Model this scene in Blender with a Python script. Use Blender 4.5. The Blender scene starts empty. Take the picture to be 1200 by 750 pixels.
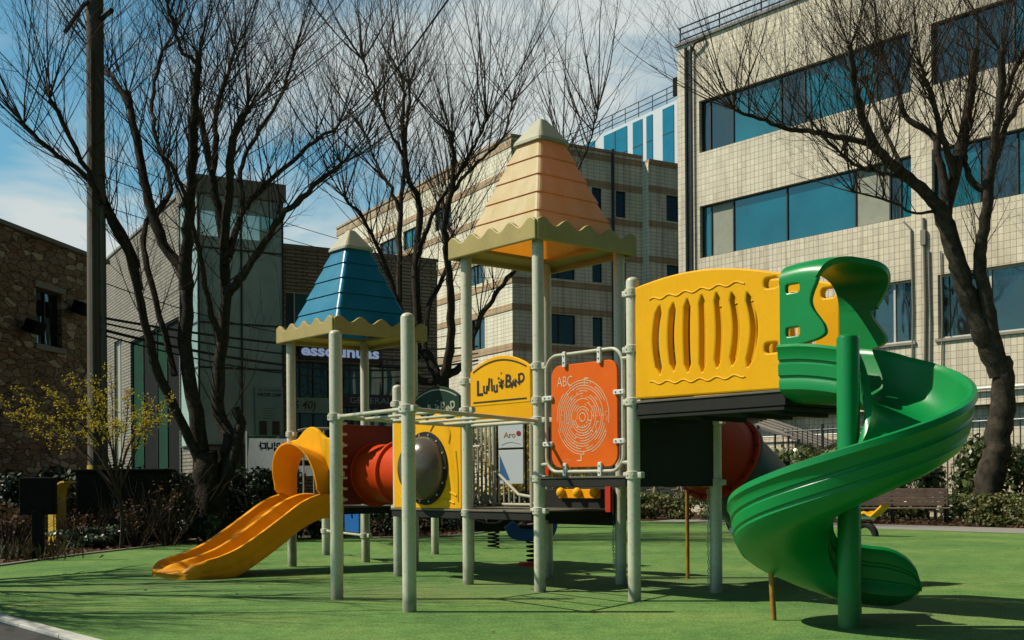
import bpy, bmesh, math, random
from mathutils import Vector, Matrix
from math import sin, cos, pi, radians, sqrt, atan2

random.seed(7)
SC = bpy.context.scene
COL = SC.collection
V = Vector
UP = V((0, 0, 1))

# ------------------------------------------------------------------ camera model (measured from the photograph)
F, CX, HY, CH, ROLL = 1340.0, 600.0, 567.0, 1.2, radians(0.4)

def unroll(px, py):
    dx, dy = px - CX, py - HY
    return dx * cos(ROLL) - dy * sin(ROLL), dx * sin(ROLL) + dy * cos(ROLL)
def P(px, py, Y):
    dx, dy = unroll(px, py)
    return V((dx * Y / F, Y, CH - dy * Y / F))
def G(px, py, z=0.0):
    dx, dy = unroll(px, py)
    Y = F * (CH - z) / dy
    return V((dx * Y / F, Y, z))
def onface(px, py, o, d):
    dx, dy = unroll(px, py)
    k = dx / F
    s = (k * o[1] - o[0]) / (d[0] - k * d[1])
    Y = o[1] + s * d[1]
    return s, CH - dy * Y / F

# ------------------------------------------------------------------ mesh helpers
class MB:
    def __init__(self):
        self.v, self.f, self.s = [], [], []
    def add(self, vs, fs, smooth=False):
        n = len(self.v)
        self.v.extend(V(p) for p in vs)
        for f in fs:
            self.f.append([i + n for i in f]); self.s.append(smooth)
        return self
    def mesh(self, me, M, smooth=False):
        n = len(self.v)
        self.v.extend(M @ v.co for v in me.vertices)
        for p in me.polygons:
            self.f.append([i + n for i in p.vertices]); self.s.append(smooth)
        return self
    def box(self, lo, hi, M=None, bev=0.0):
        bm = bmesh.new()
        bmesh.ops.create_cube(bm, size=1)
        lo, hi = V(lo), V(hi)
        for v in bm.verts:
            v.co = V([(lo[i] + hi[i]) / 2 + v.co[i] * (hi[i] - lo[i]) for i in range(3)])
        if bev > 0:
            bmesh.ops.bevel(bm, geom=list(bm.edges), offset=bev, segments=2, affect='EDGES', profile=0.5)
        bm.verts.index_update()
        M = M or Matrix.Identity(4)
        self.add([M @ v.co for v in bm.verts], [[v.index for v in f.verts] for f in bm.faces])
        bm.free()
        return self
    def tube(self, pts, r, sides=10, cap=True, smooth=True):
        pts = [V(p) for p in pts]
        n = len(pts)
        rs = r if isinstance(r, (list, tuple)) else [r] * n
        t0 = (pts[1] - pts[0]).normalized()
        ref = V((0, 0, 1)) if abs(t0.z) < 0.9 else V((1, 0, 0))
        u = t0.cross(ref).normalized()
        vs, fs = [], []
        for i, p in enumerate(pts):
            t = (pts[min(i + 1, n - 1)] - pts[max(i - 1, 0)])
            t = t.normalized() if t.length > 1e-9 else t0
            u = (u - t * u.dot(t)); u = u.normalized() if u.length > 1e-6 else t.orthogonal().normalized()
            w = t.cross(u)
            for k in range(sides):
                a = 2 * pi * k / sides
                vs.append(p + (u * cos(a) + w * sin(a)) * rs[i])
        for i in range(n - 1):
            for k in range(sides):
                k2 = (k + 1) % sides
                fs.append([i * sides + k, i * sides + k2, (i + 1) * sides + k2, (i + 1) * sides + k])
        self.add(vs, fs, smooth)
        if cap:
            m = len(self.v) - len(vs)
            self.f.append([m + k for k in reversed(range(sides))]); self.s.append(False)
            self.f.append([m + (n - 1) * sides + k for k in range(sides)]); self.s.append(False)
        return self
    def lathe(self, o, axis, prof, sides=20, smooth=True):
        axis = V(axis).normalized(); u = axis.orthogonal().normalized(); w = axis.cross(u); o = V(o)
        vs, fs = [], []
        for (r, h) in prof:
            for k in range(sides):
                a = 2 * pi * k / sides
                vs.append(o + axis * h + (u * cos(a) + w * sin(a)) * r)
        for i in range(len(prof) - 1):
            for k in range(sides):
                k2 = (k + 1) % sides
                fs.append([i * sides + k, i * sides + k2, (i + 1) * sides + k2, (i + 1) * sides + k])
        return self.add(vs, fs, smooth)
    def sweep(self, frames, prof, smooth=True, caps=True):
        m = len(prof); vs, fs = [], []
        for (o, sd, up) in frames:
            for (a, b) in prof:
                vs.append(o + sd * a + up * b)
        for i in range(len(frames) - 1):
            for k in range(m):
                k2 = (k + 1) % m
                fs.append([i * m + k, i * m + k2, (i + 1) * m + k2, (i + 1) * m + k])
        base = len(self.v)
        self.add(vs, fs, smooth)
        if caps:
            self.f.append([base + k for k in reversed(range(m))]); self.s.append(False)
            self.f.append([base + (len(frames) - 1) * m + k for k in range(m)]); self.s.append(False)
        return self
    def build(self, name, mat, parent=None, local=False, label=None):
        me = bpy.data.meshes.new(name)
        off = V((0, 0, 0))
        if parent is not None and not local:
            q = parent
            while q is not None:
                off += V(q.location); q = q.parent
        me.from_pydata([tuple(p - off) for p in self.v], [], self.f)
        me.polygons.foreach_set('use_smooth', self.s)
        me.update()
        bm = bmesh.new(); bm.from_mesh(me)
        if 1 < len(bm.faces) < 30000:
            bmesh.ops.recalc_face_normals(bm, faces=bm.faces)
        bm.to_mesh(me); bm.free()
        if any(self.s):
            try: me.set_sharp_from_angle(angle=radians(42))
            except Exception: pass
        o = bpy.data.objects.new(name, me)
        COL.objects.link(o)
        if mat: me.materials.append(mat)
        if parent is not None: o.parent = parent
        if label: o['label'] = label
        return o

def tag(o, label, cat, group=None):
    o['label'] = label; o['category'] = cat
    if group: o['group'] = group
    return o
def thing(name, label, cat, loc, rz=0.0, group=None):
    o = bpy.data.objects.new(name, None); COL.objects.link(o)
    o.location = loc; o.rotation_euler = (0, 0, rz); o.empty_display_size = 0.2
    return tag(o, label, cat, group)
def solo(mb, name, mat, base, label, cat, group=None):
    """a thing that is one mesh with its origin at its base"""
    base = V(base)
    mb.v = [p - base for p in mb.v]
    o = mb.build(name, mat); o.location = base
    return tag(o, label, cat, group)
def structure(o):
    o['kind'] = 'structure'; return o

def frame(o, u, v):
    u, v, o = V(u), V(v), V(o); n = u.cross(v)
    return Matrix(((u.x, v.x, n.x, o.x), (u.y, v.y, n.y, o.y), (u.z, v.z, n.z, o.z), (0, 0, 0, 1)))
def plate(mb, outer, holes, th, M, bev=0.0, smooth=False, off=0.0):
    cu = bpy.data.curves.new('plate', 'CURVE'); cu.dimensions = '2D'; cu.fill_mode = 'BOTH'
    cu.extrude = max(th / 2 - bev, 0.0001); cu.bevel_depth = bev; cu.offset = -bev; cu.bevel_resolution = 1
    for pts in [outer] + list(holes):
        s = cu.splines.new('POLY'); s.points.add(len(pts) - 1)
        for p, q in zip(s.points, pts): p.co = (q[0], q[1], 0, 1)
        s.use_cyclic_u = True
    o = bpy.data.objects.new('plate', cu)
    me = bpy.data.meshes.new_from_object(o)
    mb.mesh(me, M @ Matrix.Translation((0, 0, off)), smooth)
    bpy.data.objects.remove(o); bpy.data.curves.remove(cu); bpy.data.meshes.remove(me)
    return mb
def text(mb, body, size, M, depth=0.004, width=None, bold=0.0, shear=0.0):
    cu = bpy.data.curves.new('t', 'FONT'); cu.body = body; cu.size = size; cu.extrude = depth; cu.offset = bold
    cu.align_x = 'CENTER'; cu.align_y = 'CENTER'; cu.resolution_u = 3; cu.shear = shear
    o = bpy.data.objects.new('t', cu)
    me = bpy.data.meshes.new_from_object(o)
    if width and len(me.vertices):
        xs = [v.co.x for v in me.vertices]; w = max(xs) - min(xs)
        M = M @ Matrix.Diagonal((width / w, 1, 1, 1))
    mb.mesh(me, M)
    bpy.data.objects.remove(o); bpy.data.curves.remove(cu); bpy.data.meshes.remove(me)
    return mb
def rrect(x0, y0, x1, y1, r, n=5):
    out = []
    for cx, cy, a0 in ((x1 - r, y1 - r, 0), (x0 + r, y1 - r, 90), (x0 + r, y0 + r, 180), (x1 - r, y0 + r, 270)):
        for k in range(n + 1):
            a = radians(a0 + 90 * k / n); out.append((cx + r * cos(a), cy + r * sin(a)))
    return out
def circle(cx, cy, r, n=32, ry=None):
    return [(cx + r * cos(2 * pi * k / n), cy + (ry or r) * sin(2 * pi * k / n)) for k in range(n)]
def interp(x, xs, ys):
    if x <= xs[0]: return ys[0]
    for i in range(len(xs) - 1):
        if x <= xs[i + 1]:
            t = (x - xs[i]) / (xs[i + 1] - xs[i]); return ys[i] + (ys[i + 1] - ys[i]) * t
    return ys[-1]
def crom(pts, n=5):
    pts = [V(p) for p in pts]
    q = [pts[0] * 2 - pts[1]] + pts + [pts[-1] * 2 - pts[-2]]
    out = []
    for i in range(1, len(q) - 2):
        a, b, c, d = q[i - 1], q[i], q[i + 1], q[i + 2]
        for k in range(n):
            t = k / n
            out.append(0.5 * ((2 * b) + (c - a) * t + (2 * a - 5 * b + 4 * c - d) * t * t + (3 * b - a - 3 * c + d) * t ** 3))
    out.append(pts[-1]); return out

# ------------------------------------------------------------------ materials
def newmat(name):
    m = bpy.data.materials.new(name); m.use_nodes = True
    nt = m.node_tree; return m, nt, nt.nodes, nt.links, nt.nodes['Principled BSDF']
def rgb(c): return (c[0], c[1], c[2], 1)
def ramp(N, stops):
    r = N.new('ShaderNodeValToRGB')
    els = r.color_ramp.elements
    while len(els) < len(stops): els.new(0.5)
    for e, (p, c) in zip(els, stops): e.position = p; e.color = rgb(c)
    return r
def mat(name, c, c2=None, rough=0.5, scale=3.0, bump=0.0, bscale=40.0, metal=0.0, spec=0.5, lo=0.3, hi=0.7, coat=0.0, trans=0.0, streak=False, dirt=0.0, grime=0.0):
    m, nt, N, L, B = newmat(name)
    tc = N.new('ShaderNodeTexCoord')
    c2 = c2 or tuple(x * 0.8 for x in c)
    mp = N.new('ShaderNodeMapping'); L.new(tc.outputs['Object'], mp.inputs['Vector'])
    if streak: mp.inputs['Scale'].default_value = (1, 1, 0.15)
    nz = N.new('ShaderNodeTexNoise'); nz.inputs['Scale'].default_value = scale; nz.inputs['Detail'].default_value = 6
    nz.inputs['Roughness'].default_value = 0.62
    L.new(mp.outputs[0], nz.inputs['Vector'])
    r = ramp(N, [(lo, c), (hi, c2)]); L.new(nz.outputs['Fac'], r.inputs[0])
    col = r.outputs[0]
    if dirt > 0:
        n2 = N.new('ShaderNodeTexNoise'); n2.inputs['Scale'].default_value = 26; n2.inputs['Detail'].default_value = 4
        L.new(tc.outputs['Object'], n2.inputs['Vector'])
        r2 = ramp(N, [(0.56, (0, 0, 0)), (0.72, (1, 1, 1))]); L.new(n2.outputs['Fac'], r2.inputs[0])
        mu = N.new('ShaderNodeMath'); mu.operation = 'MULTIPLY'; mu.inputs[1].default_value = dirt; L.new(r2.outputs[0], mu.inputs[0])
        mx = N.new('ShaderNodeMixRGB'); mx.inputs[2].default_value = rgb((0.09, 0.075, 0.05))
        L.new(mu.outputs[0], mx.inputs[0]); L.new(col, mx.inputs[1]); col = mx.outputs[0]
    if grime > 0:     # splashed dirt close to the ground
        ge = N.new('ShaderNodeNewGeometry'); sz = N.new('ShaderNodeSeparateXYZ'); L.new(ge.outputs['Position'], sz.inputs[0])
        zz = N.new('ShaderNodeMath'); zz.operation = 'SUBTRACT'; n6 = N.new('ShaderNodeTexNoise'); n6.inputs['Scale'].default_value = 9; n6.inputs['Detail'].default_value = 5; L.new(tc.outputs['Object'], n6.inputs['Vector'])
        m6 = N.new('ShaderNodeMath'); m6.operation = 'MULTIPLY'; m6.inputs[1].default_value = 0.45; L.new(n6.outputs['Fac'], m6.inputs[0]); L.new(sz.outputs[2], zz.inputs[0]); L.new(m6.outputs[0], zz.inputs[1])
        mr = N.new('ShaderNodeMapRange'); mr.inputs['From Min'].default_value = -0.22; mr.inputs['From Max'].default_value = 0.10; mr.inputs['To Min'].default_value = grime; mr.inputs['To Max'].default_value = 0.0; L.new(zz.outputs[0], mr.inputs['Value'])
        x6 = N.new('ShaderNodeMixRGB'); x6.inputs[2].default_value = rgb((0.10, 0.085, 0.05)); L.new(mr.outputs[0], x6.inputs[0]); L.new(col, x6.inputs[1]); col = x6.outputs[0]
    L.new(col, B.inputs['Base Color'])
    B.inputs['Metallic'].default_value = metal
    B.inputs['Specular IOR Level'].default_value = spec
    B.inputs['Coat Weight'].default_value = coat
    rr = N.new('ShaderNodeMapRange'); rr.inputs['To Min'].default_value = max(rough - 0.1, 0.02); rr.inputs['To Max'].default_value = min(rough + 0.12, 1)
    L.new(nz.outputs['Fac'], rr.inputs['Value']); L.new(rr.outputs[0], B.inputs['Roughness'])
    if bump > 0:
        b = N.new('ShaderNodeBump'); b.inputs['Strength'].default_value = bump; b.inputs['Distance'].default_value = 0.02
        n3 = N.new('ShaderNodeTexNoise'); n3.inputs['Scale'].default_value = bscale; n3.inputs['Detail'].default_value = 5
        L.new(mp.outputs[0], n3.inputs['Vector']); L.new(n3.outputs['Fac'], b.inputs['Height']); L.new(b.outputs[0], B.inputs['Normal'])
    if trans > 0:
        out = N['Material Output']; t = N.new('ShaderNodeBsdfTranslucent'); L.new(col, t.inputs[0])
        mx = N.new('ShaderNodeMixShader'); mx.inputs[0].default_value = trans
        L.new(B.outputs[0], mx.inputs[1]); L.new(t.outputs[0], mx.inputs[2]); L.new(mx.outputs[0], out.inputs[0])
    return m
def brickmat(name, c1, c2, mortar, w, h, ms=0.012, offset=0.0, rough=0.7, bump=0.4, stain=0.35, stainc=(0.12, 0.10, 0.07)):
    m, nt, N, L, B = newmat(name)
    tc = N.new('ShaderNodeTexCoord'); sp = N.new('ShaderNodeSeparateXYZ'); L.new(tc.outputs['Object'], sp.inputs[0])
    ad = N.new('ShaderNodeMath'); ad.operation = 'SUBTRACT'; L.new(sp.outputs[0], ad.inputs[0]); L.new(sp.outputs[1], ad.inputs[1])
    cb = N.new('ShaderNodeCombineXYZ'); L.new(ad.outputs[0], cb.inputs[0]); L.new(sp.outputs[2], cb.inputs[1])
    bt = N.new('ShaderNodeTexBrick'); L.new(cb.outputs[0], bt.inputs['Vector'])
    bt.offset = offset; bt.inputs['Scale'].default_value = 1; bt.inputs['Brick Width'].default_value = w; bt.inputs['Row Height'].default_value = h
    bt.inputs['Mortar Size'].default_value = ms; bt.inputs['Mortar Smooth'].default_value = 0.1
    bt.inputs['Color1'].default_value = rgb(c1); bt.inputs['Color2'].default_value = rgb(c2); bt.inputs['Mortar'].default_value = rgb(mortar)
    nz = N.new('ShaderNodeTexNoise'); nz.inputs['Scale'].default_value = 0.7; nz.inputs['Detail'].default_value = 8; nz.inputs['Roughness'].default_value = 0.65
    mp = N.new('ShaderNodeMapping'); mp.inputs['Scale'].default_value = (1.6, 1.6, 0.35); L.new(tc.outputs['Object'], mp.inputs[0]); L.new(mp.outputs[0], nz.inputs['Vector'])
    r = ramp(N, [(0.42, (0, 0, 0)), (0.78, (1, 1, 1))]); L.new(nz.outputs['Fac'], r.inputs[0])
    mu = N.new('ShaderNodeMath'); mu.operation = 'MULTIPLY'; mu.inputs[1].default_value = stain; L.new(r.outputs[0], mu.inputs[0])
    mx = N.new('ShaderNodeMixRGB'); mx.inputs[2].default_value = rgb(stainc); L.new(mu.outputs[0], mx.inputs[0]); L.new(bt.outputs['Color'], mx.inputs[1])
    n5 = N.new('ShaderNodeTexNoise'); n5.inputs['Scale'].default_value = 1.0; n5.inputs['Detail'].default_value = 5
    mp5 = N.new('ShaderNodeMapping'); mp5.inputs['Scale'].default_value = (4.5, 4.5, 0.22); L.new(tc.outputs['Object'], mp5.inputs[0]); L.new(mp5.outputs[0], n5.inputs['Vector'])
    r5 = ramp(N, [(0.50, (1, 1, 1)), (0.72, (0.60, 0.57, 0.52))]); L.new(n5.outputs['Fac'], r5.inputs[0])
    m5 = N.new('ShaderNodeMixRGB'); m5.blend_type = 'MULTIPLY'; m5.inputs[0].default_value = 0.8; L.new(mx.outputs[0], m5.inputs[1]); L.new(r5.outputs[0], m5.inputs[2])
    L.new(m5.outputs[0], B.inputs['Base Color']); B.inputs['Roughness'].default_value = rough
    b = N.new('ShaderNodeBump'); b.inputs['Strength'].default_value = bump; b.inputs['Distance'].default_value = 0.01; b.invert = True
    L.new(bt.outputs['Fac'], b.inputs['Height']); L.new(b.outputs[0], B.inputs['Normal'])
    return m
def leafmat(name, cols, rough=0.45, trans=0.25):
    m, nt, N, L, B = newmat(name)
    g = N.new('ShaderNodeNewGeometry')
    n = len(cols); r = ramp(N, [(i / max(n - 1, 1), c) for i, c in enumerate(cols)]); L.new(g.outputs['Random Per Island'], r.inputs[0])
    L.new(r.outputs[0], B.inputs['Base Color']); B.inputs['Roughness'].default_value = rough
    t = N.new('ShaderNodeBsdfTranslucent'); L.new(r.outputs[0], t.inputs[0])
    mx = N.new('ShaderNodeMixShader'); mx.inputs[0].default_value = trans
    L.new(B.outputs[0], mx.inputs[1]); L.new(t.outputs[0], mx.inputs[2]); L.new(mx.outputs[0], N['Material Output'].inputs[0])
    return m

M_ = {}
M_['post'] = mat('post_paint', (0.64, 0.62, 0.475), (0.54, 0.53, 0.40), rough=0.42, scale=2.5, streak=True, dirt=0.30, grime=0.65)
M_['clamp'] = mat('clamp_plastic', (0.62, 0.60, 0.48), (0.52, 0.50, 0.39), rough=0.5, dirt=0.2)
M_['rail'] = mat('rail_paint', (0.55, 0.54, 0.42), (0.46, 0.45, 0.33), rough=0.4, dirt=0.2)
M_['yellow'] = mat('yellow_plastic', (0.90, 0.46, 0.008), (0.82, 0.39, 0.006), rough=0.5, spec=0.12, scale=1.8, bump=0.06, bscale=120, dirt=0.08)
M_['slideyel'] = mat('amber_plastic', (0.96, 0.39, 0.005), (0.88, 0.33, 0.004), rough=0.4, spec=0.2, scale=1.5, bump=0.05, bscale=90, dirt=0.09, grime=0.3)
M_['orange'] = mat('orange_panel', (0.80, 0.14, 0.012), (0.70, 0.11, 0.010), rough=0.6, spec=0.1, scale=2, dirt=0.1)
M_['groove'] = mat('routed_cream', (0.70, 0.52, 0.34), rough=0.7)
M_['red'] = mat('dark_red_plastic', (0.20, 0.018, 0.012), (0.14, 0.012, 0.010), rough=0.45, dirt=0.15)
M_['tubeor'] = mat('orange_red_plastic', (0.62, 0.060, 0.008), (0.54, 0.050, 0.007), rough=0.45, spec=0.12)
M_['tubered'] = mat('faded_red_plastic', (0.56, 0.05, 0.025), (0.46, 0.040, 0.018), rough=0.5, spec=0.1, dirt=0.12)
M_['tubeteal'] = mat('dark_teal_plastic', (0.015, 0.07, 0.09), (0.010, 0.05, 0.07), rough=0.42, spec=0.25)
M_['green'] = mat('green_plastic', (0.004, 0.26, 0.062), (0.003, 0.21, 0.048), rough=0.3, spec=0.4, scale=1.4, bump=0.05, bscale=70, dirt=0.14, grime=0.5)
M_['dkgreen'] = mat('dark_green_panel', (0.010, 0.04, 0.024), rough=0.6, spec=0.2)
M_['roofor'] = mat('roof_orange_plastic', (0.66, 0.55, 0.24), (0.82, 0.73, 0.45), rough=0.45, spec=0.3, streak=True, scale=5, trans=0.35, dirt=0.12)
_t = [n for n in M_['roofor'].node_tree.nodes if n.type == 'BSDF_TRANSLUCENT'][0]; M_['roofor'].node_tree.links.remove(_t.inputs[0].links[0]); _t.inputs[0].default_value = (1.0, 0.32, 0.012, 1)
M_['roofbl'] = mat('roof_blue_plastic', (0.006, 0.17, 0.30), (0.010, 0.22, 0.36), rough=0.35, scale=3, trans=0.08, dirt=0.06)
M_['skirt'] = mat('olive_skirt_plastic', (0.46, 0.37, 0.13), (0.37, 0.29, 0.10), rough=0.5, scale=3, dirt=0.15)
M_['cap'] = mat('cap_plastic', (0.44, 0.43, 0.30), (0.36, 0.35, 0.24), rough=0.5, dirt=0.15)
M_['black'] = mat('black_rubberised_steel', (0.018, 0.018, 0.017), (0.028, 0.027, 0.024), rough=0.75, spec=0.2, bump=0.2, bscale=200)
M_['decktop'] = mat('deck_coating', (0.10, 0.09, 0.07), (0.16, 0.14, 0.10), rough=0.7)
M_['ink'] = mat('black_ink', (0.02, 0.015, 0.01), rough=0.6)
M_['pale'] = mat('pale_ink', (0.42, 0.46, 0.32), rough=0.6)
M_['bolt'] = mat('bolt_steel', (0.06, 0.06, 0.06), rough=0.35, metal=0.8)
M_['chain'] = mat('galvanised_chain', (0.6, 0.6, 0.55), rough=0.4, metal=0.6)
M_['bluepl'] = mat('blue_plastic', (0.010, 0.12, 0.42), rough=0.4)
M_['ylsteel'] = mat('yellow_worn_steel', (0.50, 0.26, 0.02), (0.22, 0.10, 0.02), rough=0.5, scale=9, dirt=0.5)
M_['white'] = mat('white_paint', (0.72, 0.72, 0.68), (0.62, 0.62, 0.58), rough=0.5)
M_['kerb'] = mat('white_kerb_stone', (0.55, 0.55, 0.50), (0.42, 0.42, 0.38), rough=0.8, scale=5, bump=0.3, dirt=0.3)
M_['bark'] = mat('bark', (0.070, 0.055, 0.041), (0.020, 0.016, 0.013), rough=0.9, scale=9, bump=0.8, bscale=30, spec=0.15)
M_['barkpale'] = mat('pale_bark', (0.085, 0.068, 0.050), (0.022, 0.018, 0.014), rough=0.9, scale=4, bump=0.9, bscale=24, spec=0.15)  # slightly paler bark tone for the thick-trunked right tree
M_['twig'] = mat('twig_bark', (0.075, 0.055, 0.040), (0.050, 0.037, 0.027), rough=0.9, spec=0.1)
M_['wood'] = mat('weathered_wood', (0.30, 0.20, 0.15), (0.20, 0.13, 0.10), rough=0.7, scale=6, bump=0.3)
M_['stake'] = mat('stake_wood', (0.36, 0.28, 0.18), rough=0.8)
M_['concrete'] = mat('concrete', (0.26, 0.24, 0.20), (0.19, 0.175, 0.145), rough=0.85, scale=2, bump=0.3, dirt=0.2)
M_['poleconc'] = mat('dark_weathered_concrete', (0.13, 0.115, 0.09), (0.075, 0.066, 0.052), rough=0.9, scale=1.5, bump=0.3, streak=True)
M_['concdark'] = mat('grey_render', (0.25, 0.235, 0.205), (0.19, 0.18, 0.155), rough=0.85, scale=1.2, streak=True)
M_['soil'] = mat('soil', (0.07, 0.045, 0.028), (0.035, 0.022, 0.014), rough=1.0, scale=2.2, bump=1.0, bscale=12, spec=0.1)
M_['asphalt'] = mat('asphalt', (0.055, 0.052, 0.048), (0.04, 0.038, 0.035), rough=0.9, scale=6, bump=0.5, bscale=150)
M_['paving'] = mat('concrete_paving', (0.30, 0.29, 0.26), (0.22, 0.21, 0.185), rough=0.85, scale=3, bump=0.3, dirt=0.3)
M_['frame'] = mat('window_frame_dark', (0.025, 0.025, 0.024), rough=0.5)
M_['framew'] = mat('window_frame_white', (0.60, 0.60, 0.56), rough=0.5)
M_['dark'] = mat('dark_interior', (0.012, 0.012, 0.011), rough=0.8, spec=0.1)
M_['curtain'] = mat('pale_blind', (0.34, 0.35, 0.28), (0.28, 0.29, 0.23), rough=0.9, scale=3)
M_['cabinet'] = mat('black_green_cabinet', (0.010, 0.011, 0.009), (0.016, 0.017, 0.013), rough=0.85, spec=0.06)
M_['yelguard'] = mat('yellow_guard_paint', (0.62, 0.40, 0.02), (0.50, 0.31, 0.015), rough=0.45, dirt=0.15)
M_['stripe'] = mat('black_stripe', (0.012, 0.012, 0.011), rough=0.8, spec=0.1)
M_['cable'] = mat('black_cable', (0.012, 0.012, 0.012), rough=0.7)
M_['tyre'] = mat('tyre_rubber', (0.015, 0.015, 0.015), rough=0.8, bump=0.4, bscale=60)
M_['banner'] = mat('banner_fabric', (0.55, 0.60, 0.60), (0.48, 0.54, 0.56), rough=0.8, scale=4, trans=0.35)
M_['navy'] = mat('navy_ink', (0.015, 0.02, 0.16), rough=0.7, trans=0.2)
M_['redink'] = mat('red_ink', (0.40, 0.02, 0.04), rough=0.7, trans=0.2)
M_['bandgreen'] = mat('banner_green', (0.05, 0.22, 0.06), rough=0.7)
M_['bandblue'] = mat('banner_blue', (0.02, 0.14, 0.34), rough=0.7)
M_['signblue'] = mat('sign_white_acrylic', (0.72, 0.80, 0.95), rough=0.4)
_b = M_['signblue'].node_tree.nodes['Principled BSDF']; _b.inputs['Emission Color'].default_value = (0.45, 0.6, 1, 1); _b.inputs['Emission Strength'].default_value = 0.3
M_['signnavy'] = mat('sign_navy_box', (0.012, 0.018, 0.06), rough=0.5)
M_['poster'] = mat('poster_teal', (0.22, 0.36, 0.33), (0.18, 0.31, 0.28), rough=0.6)
M_['posterink'] = mat('poster_dark_print', (0.02, 0.03, 0.03), (0.06, 0.03, 0.02), rough=0.6, scale=8)
M_['stonetrim'] = mat('stone_trim', (0.30, 0.28, 0.22), rough=0.8)
M_['bluew'] = mat('blue_curtain_glass', (0.006, 0.19, 0.30), (0.004, 0.14, 0.24), rough=0.15, scale=0.6)
M_['whiteclad'] = mat('white_cladding', (0.62, 0.66, 0.68), (0.56, 0.60, 0.63), rough=0.5, scale=0.5)
M_['brownband'] = brickmat('brown_tile_band', (0.52, 0.36, 0.20), (0.47, 0.32, 0.175), (0.3, 0.2, 0.12), 0.4, 0.2, 0.012)

def clear_acrylic():
    m, nt, N, L, B = newmat('smoky_acrylic')
    g = N.new('ShaderNodeBsdfGlossy'); g.inputs['Roughness'].default_value = 0.2; g.inputs[0].default_value = (0.8, 0.8, 0.75, 1)
    t = N.new('ShaderNodeBsdfTransparent'); t.inputs[0].default_value = (0.42, 0.36, 0.30, 1)
    fr = N.new('ShaderNodeFresnel'); fr.inputs[0].default_value = 1.6
    d = N.new('ShaderNodeBsdfDiffuse'); d.inputs[0].default_value = (0.52, 0.49, 0.42, 1)
    m1 = N.new('ShaderNodeMixShader'); m1.inputs[0].default_value = 0.17; L.new(t.outputs[0], m1.inputs[1]); L.new(d.outputs[0], m1.inputs[2])
    m2 = N.new('ShaderNodeMixShader'); L.new(fr.outputs[0], m2.inputs[0]); L.new(m1.outputs[0], m2.inputs[1]); L.new(g.outputs[0], m2.inputs[2])
    L.new(m2.outputs[0], N['Material Output'].inputs[0]); return m
M_['acrylic'] = clear_acrylic()
def glass(name, tint, base, mixd=0.35, rough=0.03, refl=(0.62, 0.86, 0.92)):
    m, nt, N, L, B = newmat(name)
    g = N.new('ShaderNodeBsdfGlossy'); g.inputs['Roughness'].default_value = rough; g.inputs[0].default_value = rgb(refl)
    nb = N.new('ShaderNodeTexNoise'); nb.inputs['Scale'].default_value = 0.9; nb.inputs['Detail'].default_value = 2
    bb_ = N.new('ShaderNodeBump'); bb_.inputs['Strength'].default_value = 0.22; bb_.inputs['Distance'].default_value = 0.15; L.new(nb.outputs['Fac'], bb_.inputs['Height']); L.new(bb_.outputs[0], g.inputs['Normal'])
    t = N.new('ShaderNodeBsdfTransparent'); t.inputs[0].default_value = rgb(tint)
    d = N.new('ShaderNodeBsdfDiffuse')
    tc = N.new('ShaderNodeTexCoord'); nz = N.new('ShaderNodeTexNoise'); nz.inputs['Scale'].default_value = 0.5; nz.inputs['Detail'].default_value = 3
    L.new(tc.outputs['Object'], nz.inputs['Vector'])
    r = ramp(N, [(0.3, base), (0.7, tuple(x * 0.55 for x in base))]); L.new(nz.outputs['Fac'], r.inputs[0]); L.new(r.outputs[0], d.inputs[0])
    lw = N.new('ShaderNodeFresnel'); lw.inputs[0].default_value = 2.1
    m1 = N.new('ShaderNodeMixShader'); m1.inputs[0].default_value = mixd; L.new(t.outputs[0], m1.inputs[1]); L.new(d.outputs[0], m1.inputs[2])
    m2 = N.new('ShaderNodeMixShader'); L.new(lw.outputs[0], m2.inputs[0]); L.new(m1.outputs[0], m2.inputs[1]); L.new(g.outputs[0], m2.inputs[2])
    L.new(m2.outputs[0], N['Material Output'].inputs[0]); return m
M_['tealglass'] = glass('teal_tinted_glass', (0.10, 0.30, 0.34), (0.010, 0.21, 0.275), 0.66)
M_['greyglass'] = glass('grey_window_glass', (0.10, 0.13, 0.12), (0.035, 0.04, 0.036), 0.6)
M_['dkgreenglass'] = mat('green_film_board', (0.012, 0.07, 0.04), (0.02, 0.045, 0.03), rough=0.9, spec=0.05, scale=1.2)
M_['towerglass'] = glass('green_stairwell_glass', (0.50, 0.75, 0.70), (0.80, 1.0, 0.93), 0.60, 0.06, (0.30, 0.46, 0.42))

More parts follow.
